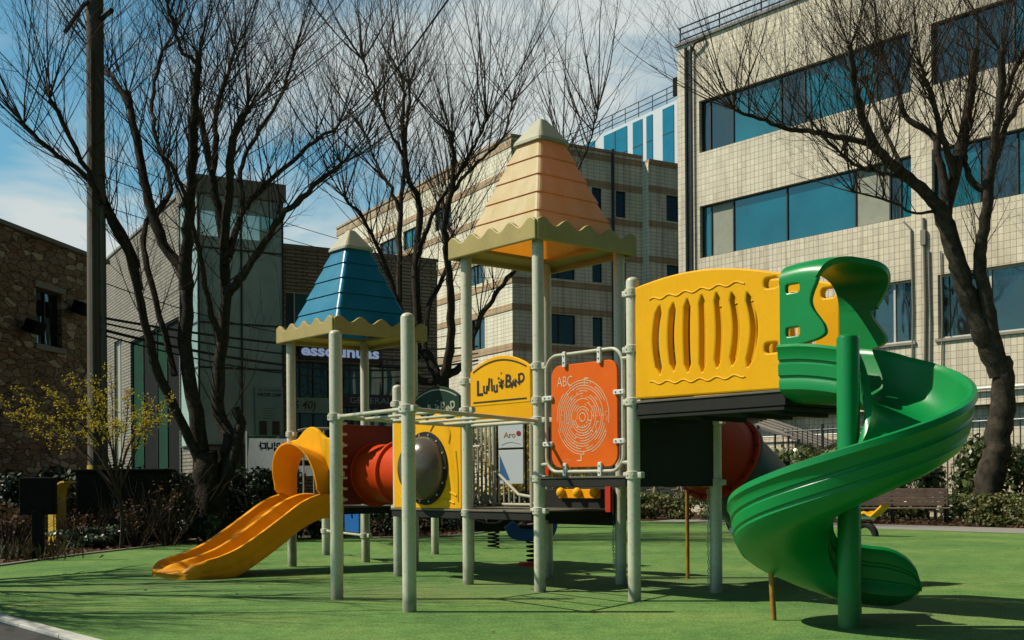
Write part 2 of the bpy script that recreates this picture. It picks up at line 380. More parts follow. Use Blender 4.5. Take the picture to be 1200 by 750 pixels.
def turfmat():
    m, nt, N, L, B = newmat('green_play_turf')
    tc = N.new('ShaderNodeTexCoord')
    a = N.new('ShaderNodeTexNoise'); a.inputs['Scale'].default_value = 0.55; a.inputs['Detail'].default_value = 6; a.inputs['Roughness'].default_value = 0.6
    b = N.new('ShaderNodeTexNoise'); b.inputs['Scale'].default_value = 55; b.inputs['Detail'].default_value = 3
    c = N.new('ShaderNodeTexNoise'); c.inputs['Scale'].default_value = 4.5; c.inputs['Detail'].default_value = 5
    for n in (a, b, c): L.new(tc.outputs['Object'], n.inputs['Vector'])
    r1 = ramp(N, [(0.28, (0.080, 0.195, 0.055)), (0.5, (0.13, 0.262, 0.07)), (0.66, (0.195, 0.295, 0.085)), (0.8, (0.22, 0.25, 0.10))]); L.new(a.outputs['Fac'], r1.inputs[0])
    r2 = ramp(N, [(0.28, (0.55, 0.55, 0.5)), (0.72, (1.35, 1.3, 1.25))]); L.new(b.outputs['Fac'], r2.inputs[0])
    r3 = ramp(N, [(0.3, (0.78, 0.8, 0.78)), (0.62, (1.05, 1.05, 1.05))]); L.new(c.outputs['Fac'], r3.inputs[0])
    m1 = N.new('ShaderNodeMixRGB'); m1.blend_type = 'MULTIPLY'; m1.inputs[0].default_value = 1; L.new(r1.outputs[0], m1.inputs[1]); L.new(r2.outputs[0], m1.inputs[2])
    m2 = N.new('ShaderNodeMixRGB'); m2.blend_type = 'MULTIPLY'; m2.inputs[0].default_value = 1; L.new(m1.outputs[0], m2.inputs[1]); L.new(r3.outputs[0], m2.inputs[2])
    last = m2.outputs[0]
    for (wx_, wy_, wr_) in ((-4.2, 13.7, 1.5), (3.5, 10.3, 1.3), (0.4, 13.2, 2.4), (-1.5, 12.6, 1.8), (2.2, 13.9, 1.6)):
        dn = N.new('ShaderNodeVectorMath'); dn.operation = 'DISTANCE'; dn.inputs[1].default_value = (wx_, wy_, 0); L.new(tc.outputs['Object'], dn.inputs[0])
        mw = N.new('ShaderNodeMapRange'); mw.interpolation_type = 'SMOOTHSTEP'; mw.inputs['From Min'].default_value = wr_; mw.inputs['From Max'].default_value = 0.0; L.new(dn.outputs['Value'], mw.inputs['Value'])
        mm_ = N.new('ShaderNodeMath'); mm_.operation = 'MULTIPLY'; L.new(mw.outputs[0], mm_.inputs[0]); L.new(c.outputs['Fac'], mm_.inputs[1])
        xw = N.new('ShaderNodeMixRGB'); xw.inputs[2].default_value = rgb((0.15, 0.20, 0.08)); L.new(mm_.outputs[0], xw.inputs[0]); L.new(last, xw.inputs[1]); last = xw.outputs[0]
    L.new(last, B.inputs['Base Color']); B.inputs['Roughness'].default_value = 0.9; B.inputs['Specular IOR Level'].default_value = 0.2
    bp = N.new('ShaderNodeBump'); bp.inputs['Strength'].default_value = 0.6; bp.inputs['Distance'].default_value = 0.02
    L.new(b.outputs['Fac'], bp.inputs['Height']); L.new(bp.outputs[0], B.inputs['Normal']); return m
M_['turf'] = turfmat()
def stonemat():
    m, nt, N, L, B = newmat('rubble_stone')
    tc = N.new('ShaderNodeTexCoord')
    mp = N.new('ShaderNodeMapping'); mp.inputs['Scale'].default_value = (1, 1, 2.6); L.new(tc.outputs['Object'], mp.inputs[0])
    wn = N.new('ShaderNodeTexNoise'); wn.inputs['Scale'].default_value = 2.5; L.new(mp.outputs[0], wn.inputs['Vector'])
    mm = N.new('ShaderNodeMixRGB'); mm.blend_type = 'ADD'; mm.inputs[0].default_value = 0.25; L.new(mp.outputs[0], mm.inputs[1]); L.new(wn.outputs['Color'], mm.inputs[2])
    v1 = N.new('ShaderNodeTexVoronoi'); v1.inputs['Scale'].default_value = 2.2; L.new(mm.outputs[0], v1.inputs['Vector'])
    v2 = N.new('ShaderNodeTexVoronoi'); v2.feature = 'DISTANCE_TO_EDGE'; v2.inputs['Scale'].default_value = 2.2; L.new(mm.outputs[0], v2.inputs['Vector'])
    sp = N.new('ShaderNodeSeparateColor'); L.new(v1.outputs['Color'], sp.inputs[0])
    r = ramp(N, [(0.0, (0.22, 0.13, 0.065)), (0.4, (0.32, 0.20, 0.105)), (0.75, (0.27, 0.19, 0.115)), (0.92, (0.55, 0.44, 0.29))]); L.new(sp.outputs[0], r.inputs[0])
    r2 = ramp(N, [(0.0, (0, 0, 0)), (0.05, (1, 1, 1))]); L.new(v2.outputs['Distance'], r2.inputs[0])
    mx = N.new('ShaderNodeMixRGB'); mx.inputs[1].default_value = rgb((0.06, 0.045, 0.03)); L.new(r2.outputs[0], mx.inputs[0]); L.new(r.outputs[0], mx.inputs[2])
    n4 = N.new('ShaderNodeTexNoise'); n4.inputs['Scale'].default_value = 14; n4.inputs['Detail'].default_value = 6; L.new(tc.outputs['Object'], n4.inputs['Vector'])
    r4 = ramp(N, [(0.3, (0.6, 0.6, 0.6)), (0.7, (1.15, 1.15, 1.15))]); L.new(n4.outputs['Fac'], r4.inputs[0])
    m3 = N.new('ShaderNodeMixRGB'); m3.blend_type = 'MULTIPLY'; m3.inputs[0].default_value = 1; L.new(mx.outputs[0], m3.inputs[1]); L.new(r4.outputs[0], m3.inputs[2])
    L.new(m3.outputs[0], B.inputs['Base Color']); B.inputs['Roughness'].default_value = 0.9
    bp = N.new('ShaderNodeBump'); bp.inputs['Strength'].default_value = 0.9; bp.inputs['Distance'].default_value = 0.05
    L.new(r2.outputs[0], bp.inputs['Height']); L.new(bp.outputs[0], B.inputs['Normal']); return m
M_['stone'] = stonemat()
M_['tileR'] = brickmat('cream_square_tile', (0.82, 0.73, 0.56), (0.69, 0.61, 0.465), (0.30, 0.27, 0.215), 0.20, 0.235, 0.009, stain=0.40)
M_['tileC'] = brickmat('pale_cream_tile', (0.88, 0.82, 0.63), (0.82, 0.76, 0.58), (0.48, 0.44, 0.325), 0.40, 0.20, 0.015, stain=0.45, stainc=(0.20, 0.17, 0.10))
M_['thinbrick'] = brickmat('thin_grey_brick', (0.34, 0.30, 0.235), (0.27, 0.24, 0.185), (0.09, 0.08, 0.06), 0.9, 0.14, 0.03, 0.5, stain=0.3)

M_['leafhedge'] = leafmat('glossy_hedge_leaf', [(0.04, 0.07, 0.018), (0.07, 0.105, 0.028), (0.13, 0.16, 0.05), (0.24, 0.25, 0.11)], rough=0.3, trans=0.15)
M_['leaflow'] = leafmat('box_leaf', [(0.05, 0.08, 0.016), (0.085, 0.115, 0.025), (0.15, 0.16, 0.04), (0.17, 0.12, 0.04)], rough=0.5)
M_['leafdark'] = leafmat('dark_evergreen_leaf', [(0.012, 0.026, 0.010), (0.02, 0.035, 0.012), (0.035, 0.05, 0.02)], rough=0.45, trans=0.1)
M_['leafivy'] = leafmat('grey_green_leaf', [(0.035, 0.06, 0.03), (0.06, 0.09, 0.05), (0.12, 0.15, 0.10)], rough=0.35, trans=0.1)
M_['dryleaf'] = leafmat('dry_leaf', [(0.07, 0.035, 0.016), (0.13, 0.065, 0.028), (0.10, 0.06, 0.03)], rough=0.8)
M_['blossom'] = leafmat('yellow_blossom', [(0.50, 0.36, 0.02), (0.58, 0.45, 0.03), (0.40, 0.32, 0.03)], rough=0.7, trans=0.35)
M_['grassdry'] = leafmat('dry_grass_blade', [(0.05, 0.038, 0.016), (0.08, 0.06, 0.026), (0.035, 0.04, 0.014)], rough=0.8)

# ------------------------------------------------------------------ the setting: ground sheets
def sheet(name, pts, z, m):
    mb = MB(); mb.add([(x, y, z) for x, y in pts], [list(range(len(pts)))])
    return structure(mb.build(name, m))
sheet('ground', [(-300, -60), (300, -60), (300, 600), (-300, 600)], 0.0, M_['soil'])
sheet('play_turf', [tuple(G(*p_)[:2]) for p_ in ((-120, 679), (-60, 672), (0, 664), (95, 651), (190, 640), (270, 630))] + [ (-2.2, 25.6), (-0.8, 27.6), (0.1, 31.5), (1.2, 35.3), (3.0, 36.2), (4.25, 35.6), (11.4, 25.5), (22.0, 10.6), (22.0, -8), (-4.77 + 0.6488 * 24.51, 10.65 - 0.7609 * 24.51), (-4.77 - 0.6488 * 6.2, 10.65 + 0.7609 * 6.2)], 0.008, M_['turf'])
dL = V((0.6488, -0.7609)); nL = V((0.7609, 0.6488))
def Lp(s, off): return (-4.77 + dL.x * s + nL.x * off, 10.65 + dL.y * s + nL.y * off)
sheet('street', [Lp(-60, -0.16), Lp(25, -0.16), Lp(25, -9), Lp(-60, -9)], 0.004, M_['asphalt'])
mb = MB()
for i in range(-12, 22):
    M = Matrix.Translation((*Lp(i * 1.0, -0.08), 0)) @ Matrix.Rotation(atan2(dL.y, dL.x), 4, 'Z')
    mb.box((0.004, -0.075, 0.0), (0.996, 0.075, 0.035), M, 0.008)
structure(mb.build('kerb', M_['kerb']))
R0, dR, nR = V((11.4, 25.5)), V((-0.58, 0.8146)), V((0.8146, 0.58))
def Rp(t, off, z=0.0): return V((R0.x + dR.x * t + nR.x * off, R0.y + dR.y * t + nR.y * off, z))
sheet('footpath', [Rp(-18, 0.02)[:2], Rp(12.2, 0.02)[:2], Rp(13.4, 2.6)[:2], Rp(-18, 2.6)[:2]], 0.012, M_['paving'])
mb = MB()   # pale edging between turf and planting bed on the left
edge = crom([G(*p_) + V((0, 0.05, 0)) for p_ in ((-120, 679), (-60, 672), (0, 664), (95, 651), (190, 640), (270, 630))] + [ V((-2.2, 25.66, 0)), V((-0.8, 27.66, 0)), V((0.1, 31.55, 0)), V((1.1, 35.4, 0))], 5)
mb.sweep([(p, (edge[min(i + 1, len(edge) - 1)] - edge[max(i - 1, 0)]).normalized().cross(UP), UP) for i, p in enumerate(edge)],
         [(-0.05, -0.01), (0.05, -0.01), (0.05, 0.035), (-0.05, 0.035)], smooth=False)
structure(mb.build('kerb', M_['concrete']))

# ------------------------------------------------------------------ play structure
O = G(633, 694); O.z = 0
e1, e2 = V((0.7609, 0.6488, 0)), V((-0.6488, 0.7609, 0))
def S(a, b, z=0.0): return O + e1 * a + e2 * b + UP * z
play = thing('play_structure', 'large multicoloured climbing frame with two towers, tunnel and slides on green turf', 'play structure', S(0.6, 1.2, 0))
def faceA(a, z=0.0): return frame(S(a, 0, z), -e2, UP)       # x = -b, normal -e1
def faceB(b, z=0.0): return frame(S(0, b, z), e1, UP)        # x = a, normal -e2
PI2 = 2 * pi

def post(p, z1, clamps=(), r=0.066, name='post', z0=0.0):
    mb = MB()
    prof = [(r * 0.2, z0 - 0.02), (r, z0 - 0.02), (r, z1 - r * 0.7)]
    prof += [(r * cos(t), z1 - r * 0.7 + r * 0.7 * sin(t)) for t in (0.35, 0.7, 1.05, 1.35)] + [(0.002, z1)]
    mb.lathe(V((p.x, p.y, 0)), UP, prof, 20)
    o = mb.build(name, M_['post'], play)
    for zc in clamps:
        cb = MB(); rr = r + 0.014
        cb.lathe(V((p.x, p.y, zc)), UP, [(r, -0.042), (rr, -0.036), (rr, 0.036), (r, 0.042)], 20)
        for sg in (1, -1):
            d = e2 * sg
            cb.box((-0.03, -0.03, -0.03), (0.03, 0.03, 0.03), Matrix.Translation(V((p.x, p.y, zc)) + d * (r + 0.03)) @ Matrix.Rotation(atan2(d.y, d.x), 4, 'Z'), 0.008)
        for ang in (3.6, 4.5):
            d = V((cos(ang), sin(ang), 0)); cb.lathe(V((p.x, p.y, zc)) + d * (r + 0.011), d, [(0.001, 0.012), (0.009, 0.011), (0.012, 0)], 8)
        cb.build('clamp', M_['clamp'], o)
    return o
PA, PB, PC, PD = S(0, 1.28), S(0, 0), S(1.28, 0), S(1.28, 1.28)
P10, P12 = S(0, -1.43), S(1.28, -1.43)
P3, P3b = S(0.1, 2.87), S(1.28, 2.87)
F_, L_, R_, K_ = S(0, 4.17), S(0, 5.45), S(1.28, 4.17), S(1.28, 5.45)
P1 = G(395, 703); P2 = G(480, 718)
for p, z, c in ((PA, 4.0, (0.86, 2.08, 2.42, 1.95)), (PB, 4.0, (1.26, 1.9, 2.12, 2.5, 0.9)), (PC, 4.0, (1.2, 2.5)), (PD, 4.0, (0.9, 2.0)),
                (P10, 3.28, (1.28, 2.02, 2.55, 3.12)), (P12, 1.96, (1.2, 1.86)), (P3, 2.5, (2.05, 2.25, 0.9)), (P3b, 2.3, (0.9, 2.0)),
                (F_, 3.42, (1.0, 1.35, 1.75, 2.12)), (L_, 3.42, (0.95, 1.95)), (R_, 3.42, (0.9, 1.9)), (K_, 3.42, (0.42, 1.95)),
                (P1, 2.82, (1.91,)), (P2, 2.81, (1.91,)), (G(382, 651), 0.86, (0.42,)), (G(510, 650), 0.86, ())):
    post(p, z, c)

# roofs: pyramid with lapped boards, a scalloped skirt and a cap
def pyramid_ring(c, half, z): return [c + e1 * (sa * half) + e2 * (sb * half) + UP * z for sa, sb in ((-1, -1), (1, -1), (1, 1), (-1, 1))]
def make_roof(c, z0, m, capm, label):
    mb = MB()
    # lapped planks: each course flares a little over the one below
    nC = 5; zb, zt, hb, ht = z0 + 0.16, z0 + 1.34, 0.655, 0.205
    prof = []
    for i in range(nC):
        t0, t1 = i / nC, (i + 1) / nC
        h0, h1 = hb + (ht - hb) * t0, hb + (ht - hb) * t1
        prof += [(h0 + 0.014, zb + (zt - zb) * t0), (h1 + 0.002, zb + (zt - zb) * t1 - 0.012), (h1 - 0.012, zb + (zt - zb) * t1 - 0.008)]
    def rings(profile):
        vs, fs = [], []
        for h, z in profile:
            # rounded square ring
            rr = min(0.05, h * 0.3)
            for cx, cy, a0 in ((1, 1, 0), (-1, 1, 90), (-1, -1, 180), (1, -1, 270)):
                for k in range(4):
                    a = radians(a0 + 30 * k)
                    vs.append(c + e1 * (cx * (h - rr) + rr * cos(a)) + e2 * (cy * (h - rr) + rr * sin(a)) + UP * z)
        n = 16
        for i in range(len(profile) - 1):
            for k in range(n):
                fs.append([i * n + k, i * n + (k + 1) % n, (i + 1) * n + (k + 1) % n, (i + 1) * n + k])
        return vs, fs
    vs, fs = rings(prof); mb.add(vs, fs, False)
    roof = mb.build('roof', m, play, label=label)
    # skirt: four scalloped boards
    sk = MB(); hs = 0.78
    for k in range(4):
        d = (-e1, -e2, e1, e2)[k]; u = UP.cross(d) * -1 if False else d.cross(UP) * -1
        n_ = d; M = Matrix(((u.x, 0, n_.x, 0), (u.y, 0, n_.y, 0), (0, 1, 0, 0), (0, 0, 0, 1)))
        M.translation = c + d * hs + UP * z0
        N = 60; out = [(-hs, 0), (hs, 0)]
        for i in range(N + 1):
            x = hs - 2 * hs * i / N
            w = 0.5 + 0.5 * cos(2 * pi * (x + hs) / (2 * hs) * 4.5 + pi * 0.5 + pi)
            out.append((x, 0.165 + 0.085 * w))
        plate(sk, out, [], 0.05, M, 0.012)
    # soffit lip inside the skirt
    vs, fs = rings([(hs - 0.02, z0 + 0.06), (0.60, z0 + 0.11), (0.60, z0 + 0.15), (hs - 0.02, z0 + 0.14)])
    sk.add(vs, fs)
    sk.build('skirt', M_['skirt'], roof)
    cp = MB()
    vs, fs = rings([(0.19, z0 + 1.325), (0.25, z0 + 1.325), (0.245, z0 + 1.36), (0.235, z0 + 1.375), (0.05, z0 + 1.63), (0.002, z0 + 1.65)])
    cp.add(vs, fs); cp.build('roof_cap', capm, roof)
make_roof(S(0.64, 0.64), 3.87, M_['roofor'], M_['cap'], 'orange plank-pattern pyramid roof')
make_roof(S(0.64, 4.81), 3.28, M_['roofbl'], M_['cap'], 'blue plank-pattern pyramid roof')

# decks
def deck(a0, a1, b0, b1, z, th=0.11):
    mb = MB(); M = Matrix(((e1.x, e2.x, 0, O.x), (e1.y, e2.y, 0, O.y), (0, 0, 1, 0), (0, 0, 0, 1)))
    mb.box((a0, b0, z - th), (a1, b1, z - 0.022), M, 0.004)
    o = mb.build('deck', M_['black'], play)
    t = MB(); t.box((a0 - 0.012, b0 - 0.012, z - 0.021), (a1 + 0.012, b1 + 0.012, z), M, 0.004); t.build('deck_surface', M_['decktop'], o)
    return o
deck(-0.05, 1.33, 0.08, 1.2, 0.90)
deck(-0.05, 1.33, 1.36, 2.80, 0.90)
deck(-0.05, 1.33, 4.25, 5.37, 0.90)
deck(-0.05, 1.33, -1.36, -0.08, 1.275)
deck(-0.03, 0.90, -3.30, -1.50, 2.02, 0.14)

# sign board with arched top
def arch_outline(x0, x1, z0, zs, zt, n=24):
    out = [(x0, z0), (x1, z0)]
    for i in range(n + 1):
        t = i / n; x = x1 + (x0 - x1) * t; out.append((x, zs + (zt - zs) * sin(pi * t) ** 0.8))
    return out
def sign_board(M, x0, x1, z0, m, inkm, label):
    mb = MB(); plate(mb, arch_outline(x0, x1, z0, z0 + 0.40, z0 + 0.56), [], 0.035, M, 0.008)
    o = mb.build('sign_board', m, play, label=label)
    lt = MB(); xc = (x0 + x1) / 2; w = x1 - x0
    letters = [('L', -0.335, 0.20, 0.25, 0), ('u', -0.235, 0.20, 0.19, -4), ('l', -0.175, 0.235, 0.20, -6), ('l', -0.125, 0.225, 0.20, 4), ('u', -0.062, 0.20, 0.18, 3),
               ('*', 0.045, 0.195, 0.22, 10), ('B', 0.150, 0.25, 0.21, -3), ('A', 0.235, 0.215, 0.115, 6), ('N', 0.298, 0.232, 0.115, 10), ('D', 0.365, 0.275, 0.15, 12)]
    for ch, x, z, s, rot in letters:
        text(lt, ch, s, M @ Matrix.Translation((xc + x * w, z0 + z, 0.019)) @ Matrix.Rotation(radians(rot), 4, 'Z'), 0.003, bold=0.0045)
    for x, z, s in ((-0.01, 0.30, 0.014), (0.035, 0.355, 0.010), (0.045, 0.195, 0.022)):
        plate(lt, circle(xc + x * w, z0 + z, s, 10), [], 0.006, M, 0, off=0.019)
    lt.build('lettering', inkm, o)
    ln = MB()
    n = 26
    def strip(fn, hw):
        pts = [(x0 + 0.06 + (w - 0.12) * i / n, fn(i / n)) for i in range(n + 1)]
        plate(ln, [(x, z - hw) for x, z in pts] + [(x, z + hw) for x, z in reversed(pts)], [], 0.006, M, 0, off=0.019)
    strip(lambda t: z0 + 0.36 + 0.15 * sin(pi * (0.06 + 0.88 * t)) ** 0.8, 0.008); strip(lambda t: z0 + 0.045, 0.008)
    ln.build('border_line', inkm, o)
sign_board(faceA(-0.02), -1.17, -0.10, 2.11, M_['yellow'], M_['ink'], 'yellow arched name board reading Lullu Band')
sign_board(faceA(1.22), -4.05, -2.98, 2.02, M_['dkgreen'], M_['pale'], 'dark green arched name board with pale lettering')
mb = MB()   # yellow wavy board behind the green one
out = [(-2.75, 2.0), (-1.55, 2.0)] + [(-1.55 - 1.2 * i / 40, 2.62 + 0.06 * abs(sin(pi * i / 10)) + 0.12 * sin(pi * i / 40)) for i in range(41)]
plate(mb, out, [], 0.04, faceA(1.30), 0.01); mb.build('wavy_board', M_['yellow'], play)

# maze panel in a tube frame
def rr_tube(mb, M, x0, z0, x1, z1, r, rad, off=0.0):
    pts = [M @ V((x, z, off)) for x, z in rrect(x0, z0, x1, z1, r, 6)]; pts += [pts[0], pts[1]]
    mb.tube(pts, rad, 10, cap=False)
FA0 = faceA(-0.0)
mz = MB(); plate(mz, rrect(0.22, 1.37, 1.22, 2.475, 0.13), [], 0.03, FA0, 0.007)
maze = mz.build('maze_panel', M_['orange'], play, label='orange panel with round finger maze and letters')
fr = MB(); rr_tube(fr, FA0, 0.14, 1.325, 1.30, 2.585, 0.17, 0.019, 0.012)
for x0, x1, z in ((0.05, 0.15, 2.47), (1.29, 1.385, 2.47), (0.05, 0.15, 1.41), (1.29, 1.385, 1.41)):
    fr.tube([FA0 @ V((x0, z, 0.012)), FA0 @ V((x1, z, 0.012))], 0.019, 8)
fr.build('tube_frame', M_['rail'], maze)
for x, z, w, h in ((0.45, 2.53, 0.05, 0.17), (0.98, 2.53, 0.05, 0.17), (0.45, 1.345, 0.05, 0.15), (0.98, 1.345, 0.05, 0.15),
                   (0.18, 2.13, 0.15, 0.05), (0.18, 1.63, 0.15, 0.05), (1.26, 2.13, 0.15, 0.05), (1.26, 1.63, 0.15, 0.05)):
    b = MB(); plate(b, rrect(x - w / 2, z - h / 2, x + w / 2, z + h / 2, 0.016), [], 0.03, FA0, 0.006, off=0.030)
    c = b.build('bracket', M_['white'], maze)
    b = MB()
    for sg in (-1, 1):
        b.lathe(FA0 @ V((x + (0.035 * sg if w > h else 0), z + (0.035 * sg if h > w else 0), 0.045)), -e1, [(0.001, 0.006), (0.008, 0.005), (0.009, 0)], 8)
    b.build('bolt', M_['bolt'], c)
gz = MB(); rnd = random.Random(5); mcx, mcz = 0.71, 1.90
for k in range(3, 15):
    r = 0.028 * k
    gaps = sorted(rnd.uniform(0, 2 * pi) for _ in range(2 + k // 4))
    n = 8 + k * 6
    for i in range(n):
        a0, a1 = 2 * pi * i / n, 2 * pi * (i + 1) / n
        if any(abs(((a0 - g + pi) % (2 * pi)) - pi) < 0.045 / r for g in gaps): continue
        hw = 0.0042
        gz.add([FA0 @ V((mcx + q * cos(a), mcz + q * sin(a), 0.0166)) for q, a in ((r - hw, a0), (r + hw, a0), (r + hw, a1), (r - hw, a1))], [[0, 1, 2, 3]])
    for _ in range(3 if k < 14 else 0):
        a = rnd.uniform(0, 2 * pi); da = 0.0042 / r
        gz.add([FA0 @ V((mcx + q * cos(b_), mcz + q * sin(b_), 0.0168)) for q, b_ in ((r, a - da), (r + 0.028, a - da), (r + 0.028, a + da), (r, a + da))], [[0, 1, 2, 3]])
plate(gz, circle(mcx, mcz, 0.05, 24), [circle(mcx, mcz, 0.04, 24)], 0.003, FA0, off=0.0165)
lz = MB(); text(lz, 'ABC', 0.16, FA0 @ Matrix.Translation((0.44, 2.29, 0.0166)), 0.0012, width=0.24, bold=-0.001); lz.build('lettering', M_['groove'], maze)
for x, z in ((0.75, 2.37),):
    pass
for x0, z0_, x1, z1_ in ((0.735, 2.30, 0.80, 2.314), (0.735, 2.24, 0.749, 2.30), (0.62, 1.435, 0.69, 1.449), (0.676, 1.449, 0.69, 1.50), (0.40, 1.45, 0.42, 1.455), (0.45, 1.45, 0.47, 1.455), (0.50, 1.45, 0.52, 1.455)):
    gz.add([FA0 @ V((x, z, 0.0166)) for x, z in ((x0, z0_), (x1, z0_), (x1, z1_), (x0, z1_))], [[0, 1, 2, 3]])
gz.build('maze_groove', M_['groove'], maze)

# monkey bars between the two free posts and the sign side posts
mk = MB(); zb = 1.91
def at(p, z): return V((p.x, p.y, z))
ra, rb_, rc, rd = at(P1, zb), at(PA, zb - 0.02), at(P2, zb), at(PB, zb - 0.02)
for a, b in ((ra, rb_), (rc, rd), (ra, rc), (rb_, rd)): mk.tube([a, b], 0.021, 10)
mk.build('overhead_rail', M_['rail'], play)
for i in range(1, 5):
    t = i / 5; b = MB(); b.tube([ra.lerp(rb_, t), rc.lerp(rd, t)], 0.017, 10); b.build('rung', M_['rail'], play)

# bubble panel
FAb = faceA(0.0)
out = [(-2.78, 0.90), (-1.37, 0.90), (-1.37, 2.03)]
for i in range(31):
    t = i / 30; out.append((-1.40 - 1.35 * t, 2.03 + 0.05 * sin(pi * t) + 0.045 * cos(2 * pi * t * 3) - 0.045))
out.append((-2.78, 2.03))
bcx, bcz = -2.08, 1.40
bp = MB(); plate(bp, out, [circle(bcx, bcz, 0.40, 40)], 0.06, FAb, 0.014)
bub = bp.build('bubble_panel', M_['yellow'], play, label='yellow panel with clear domed window')
rg = MB(); plate(rg, circle(bcx, bcz, 0.455, 40), [circle(bcx, bcz, 0.385, 40)], 0.024, FAb, 0.005, off=0.043); rg.build('ring', M_['black'], bub)
bl = MB()
for k in range(14):
    a = 2 * pi * k / 14
    bl.lathe(FAb @ V((bcx + 0.42 * cos(a), bcz + 0.42 * sin(a), 0.055)), -e1, [(0.001, 0.012), (0.012, 0.009), (0.014, 0)], 8)
bl.build('bolt', M_['chain'], bub)
dm = MB(); dm.lathe(FAb @ V((bcx, bcz, 0.05)), -e1, [(0.40 * cos(t), 0.30 * sin(t)) for t in [i * pi / 2 / 12 for i in range(13)]], 40)
dm.build('window_dome', M_['acrylic'], bub)
# moulded relief: swirls and corner shapes on the panel
for pts in ([(-2.6, 1.86), (-2.5, 1.93), (-2.38, 1.86), (-2.3, 1.93)], [(-1.98, 1.86), (-1.85, 1.97), (-1.68, 1.94), (-1.58, 1.82), (-1.60, 1.70)],
            [(-1.66, 1.25), (-1.60, 1.12), (-1.46, 1.06)], [(-1.88, 0.97), (-1.7, 1.02), (-1.5, 0.97)], [(-2.7, 1.12), (-2.6, 1.04), (-2.45, 0.98)], [(-1.43, 1.0), (-1.43, 1.3), (-1.47, 1.6)]):
    rl = MB(); rl.tube(crom([FAb @ V((x, z, 0.03)) for x, z in pts], 5), 0.013, 6); rl.build('relief', M_['yellow'], bub)
mb = MB(); plate(mb, rrect(0.06, 0.92, 1.22, 2.0, 0.05), [circle(0.64, 1.36, 0.38, 30)], 0.04, faceB(2.84), 0.008); mb.build('tunnel_panel', M_['red'], play)

# tunnel with its dark red entry panel
mb = MB(); plate(mb, rrect(0.07, 0.93, 1.21, 2.04, 0.07), [circle(0.64, 1.36, 0.36, 36)], 0.05, faceB(4.20), 0.012)
mb.build('tunnel_panel', M_['red'], play, label='dark red panel round the tunnel mouth')
mb = MB(); c0 = S(0.64, 4.22, 1.36)
mb.lathe(c0, -e2, [(0.36, 0.0), (0.47, 0.0), (0.47, 0.04), (0.41, 0.05), (0.405, 0.62), (0.45, 0.63), (0.45, 0.68), (0.405, 0.69), (0.405, 1.32), (0.36, 1.32), (0.36, 0)], 40)
mb.build('tunnel', M_['tubeor'], play, label='orange red crawl tunnel tube')

# hood over the twin slide
FAh = faceA(-0.03)
def bell(x):  # half width profile of hood opening
    return x
hx, hz, hr = -4.81, 1.30, 0.47
out = [(-5.40, 0.95), (hx - hr, 0.95)] + [(hx - hr * cos(t), hz + 0.40 * sin(t)) for t in [i * pi / 18 for i in range(19)]] + [(hx + hr, 0.95), (-4.22, 0.95), (-4.22, 1.84), (-4.33, 1.86)]
out += [(-4.40 - 0.82 * i / 20, 1.86 + 0.17 * sin(pi * i / 20) ** 1.3) for i in range(21)] + [(-5.30, 1.86), (-5.40, 1.84)]
mb = MB(); plate(mb, out, [], 0.06, FAh, 0.015)
hood = mb.build('slide_hood', M_['yellow'], play, label='yellow arched hood above the twin slide')
mb = MB(); nL_ = 8; vs, fs = [], []
arc = [(-1.0, z) for z in (1.0, 1.06, 1.14, 1.22)] + [(-cos(t), hz + 0.40 * sin(t)) for t in [i * pi / 20 for i in range(21)]] + [(1.0, z) for z in (1.22, 1.14, 1.06, 1.0)]
nA = len(arc) - 1
for layer in (0, 1):
    for j in range(nL_ + 1):
        for i, (c_, z_) in enumerate(arc):
            t = j / nL_; q_ = min(1.0, (z_ - 0.98) / 0.16)
            ext = (0.26 + 0.12 * max(0.0, (z_ - 1.2) / 0.5)) * sqrt(max(0.05, q_))
            gr = 1 + (0.20 * t * t) + 0.07 * layer
            zz = hz + (z_ - hz) * gr if z_ > hz else z_
            vs.append(FAh @ V((hx + hr * c_ * gr, zz, 0.02 + ext * t)))
w = nA + 1; lay = (nL_ + 1) * w
for j in range(nL_):
    for i in range(nA):
        a = j * w + i; fs.append([a, a + 1, a + w + 1, a + w]); fs.append([lay + a, lay + a + w, lay + a + w + 1, lay + a + 1])
for i in range(nA):
    a = nL_ * w + i; fs.append([a, a + 1, lay + a + 1, lay + a])
for j in range(nL_):
    a = j * w; fs.append([a, a + w, lay + a + w, lay + a]); a = j * w + nA; fs.append([a, a + w, lay + a + w, lay + a])
mb.add(vs, fs, True); mb.build('canopy', M_['slideyel'], hood)

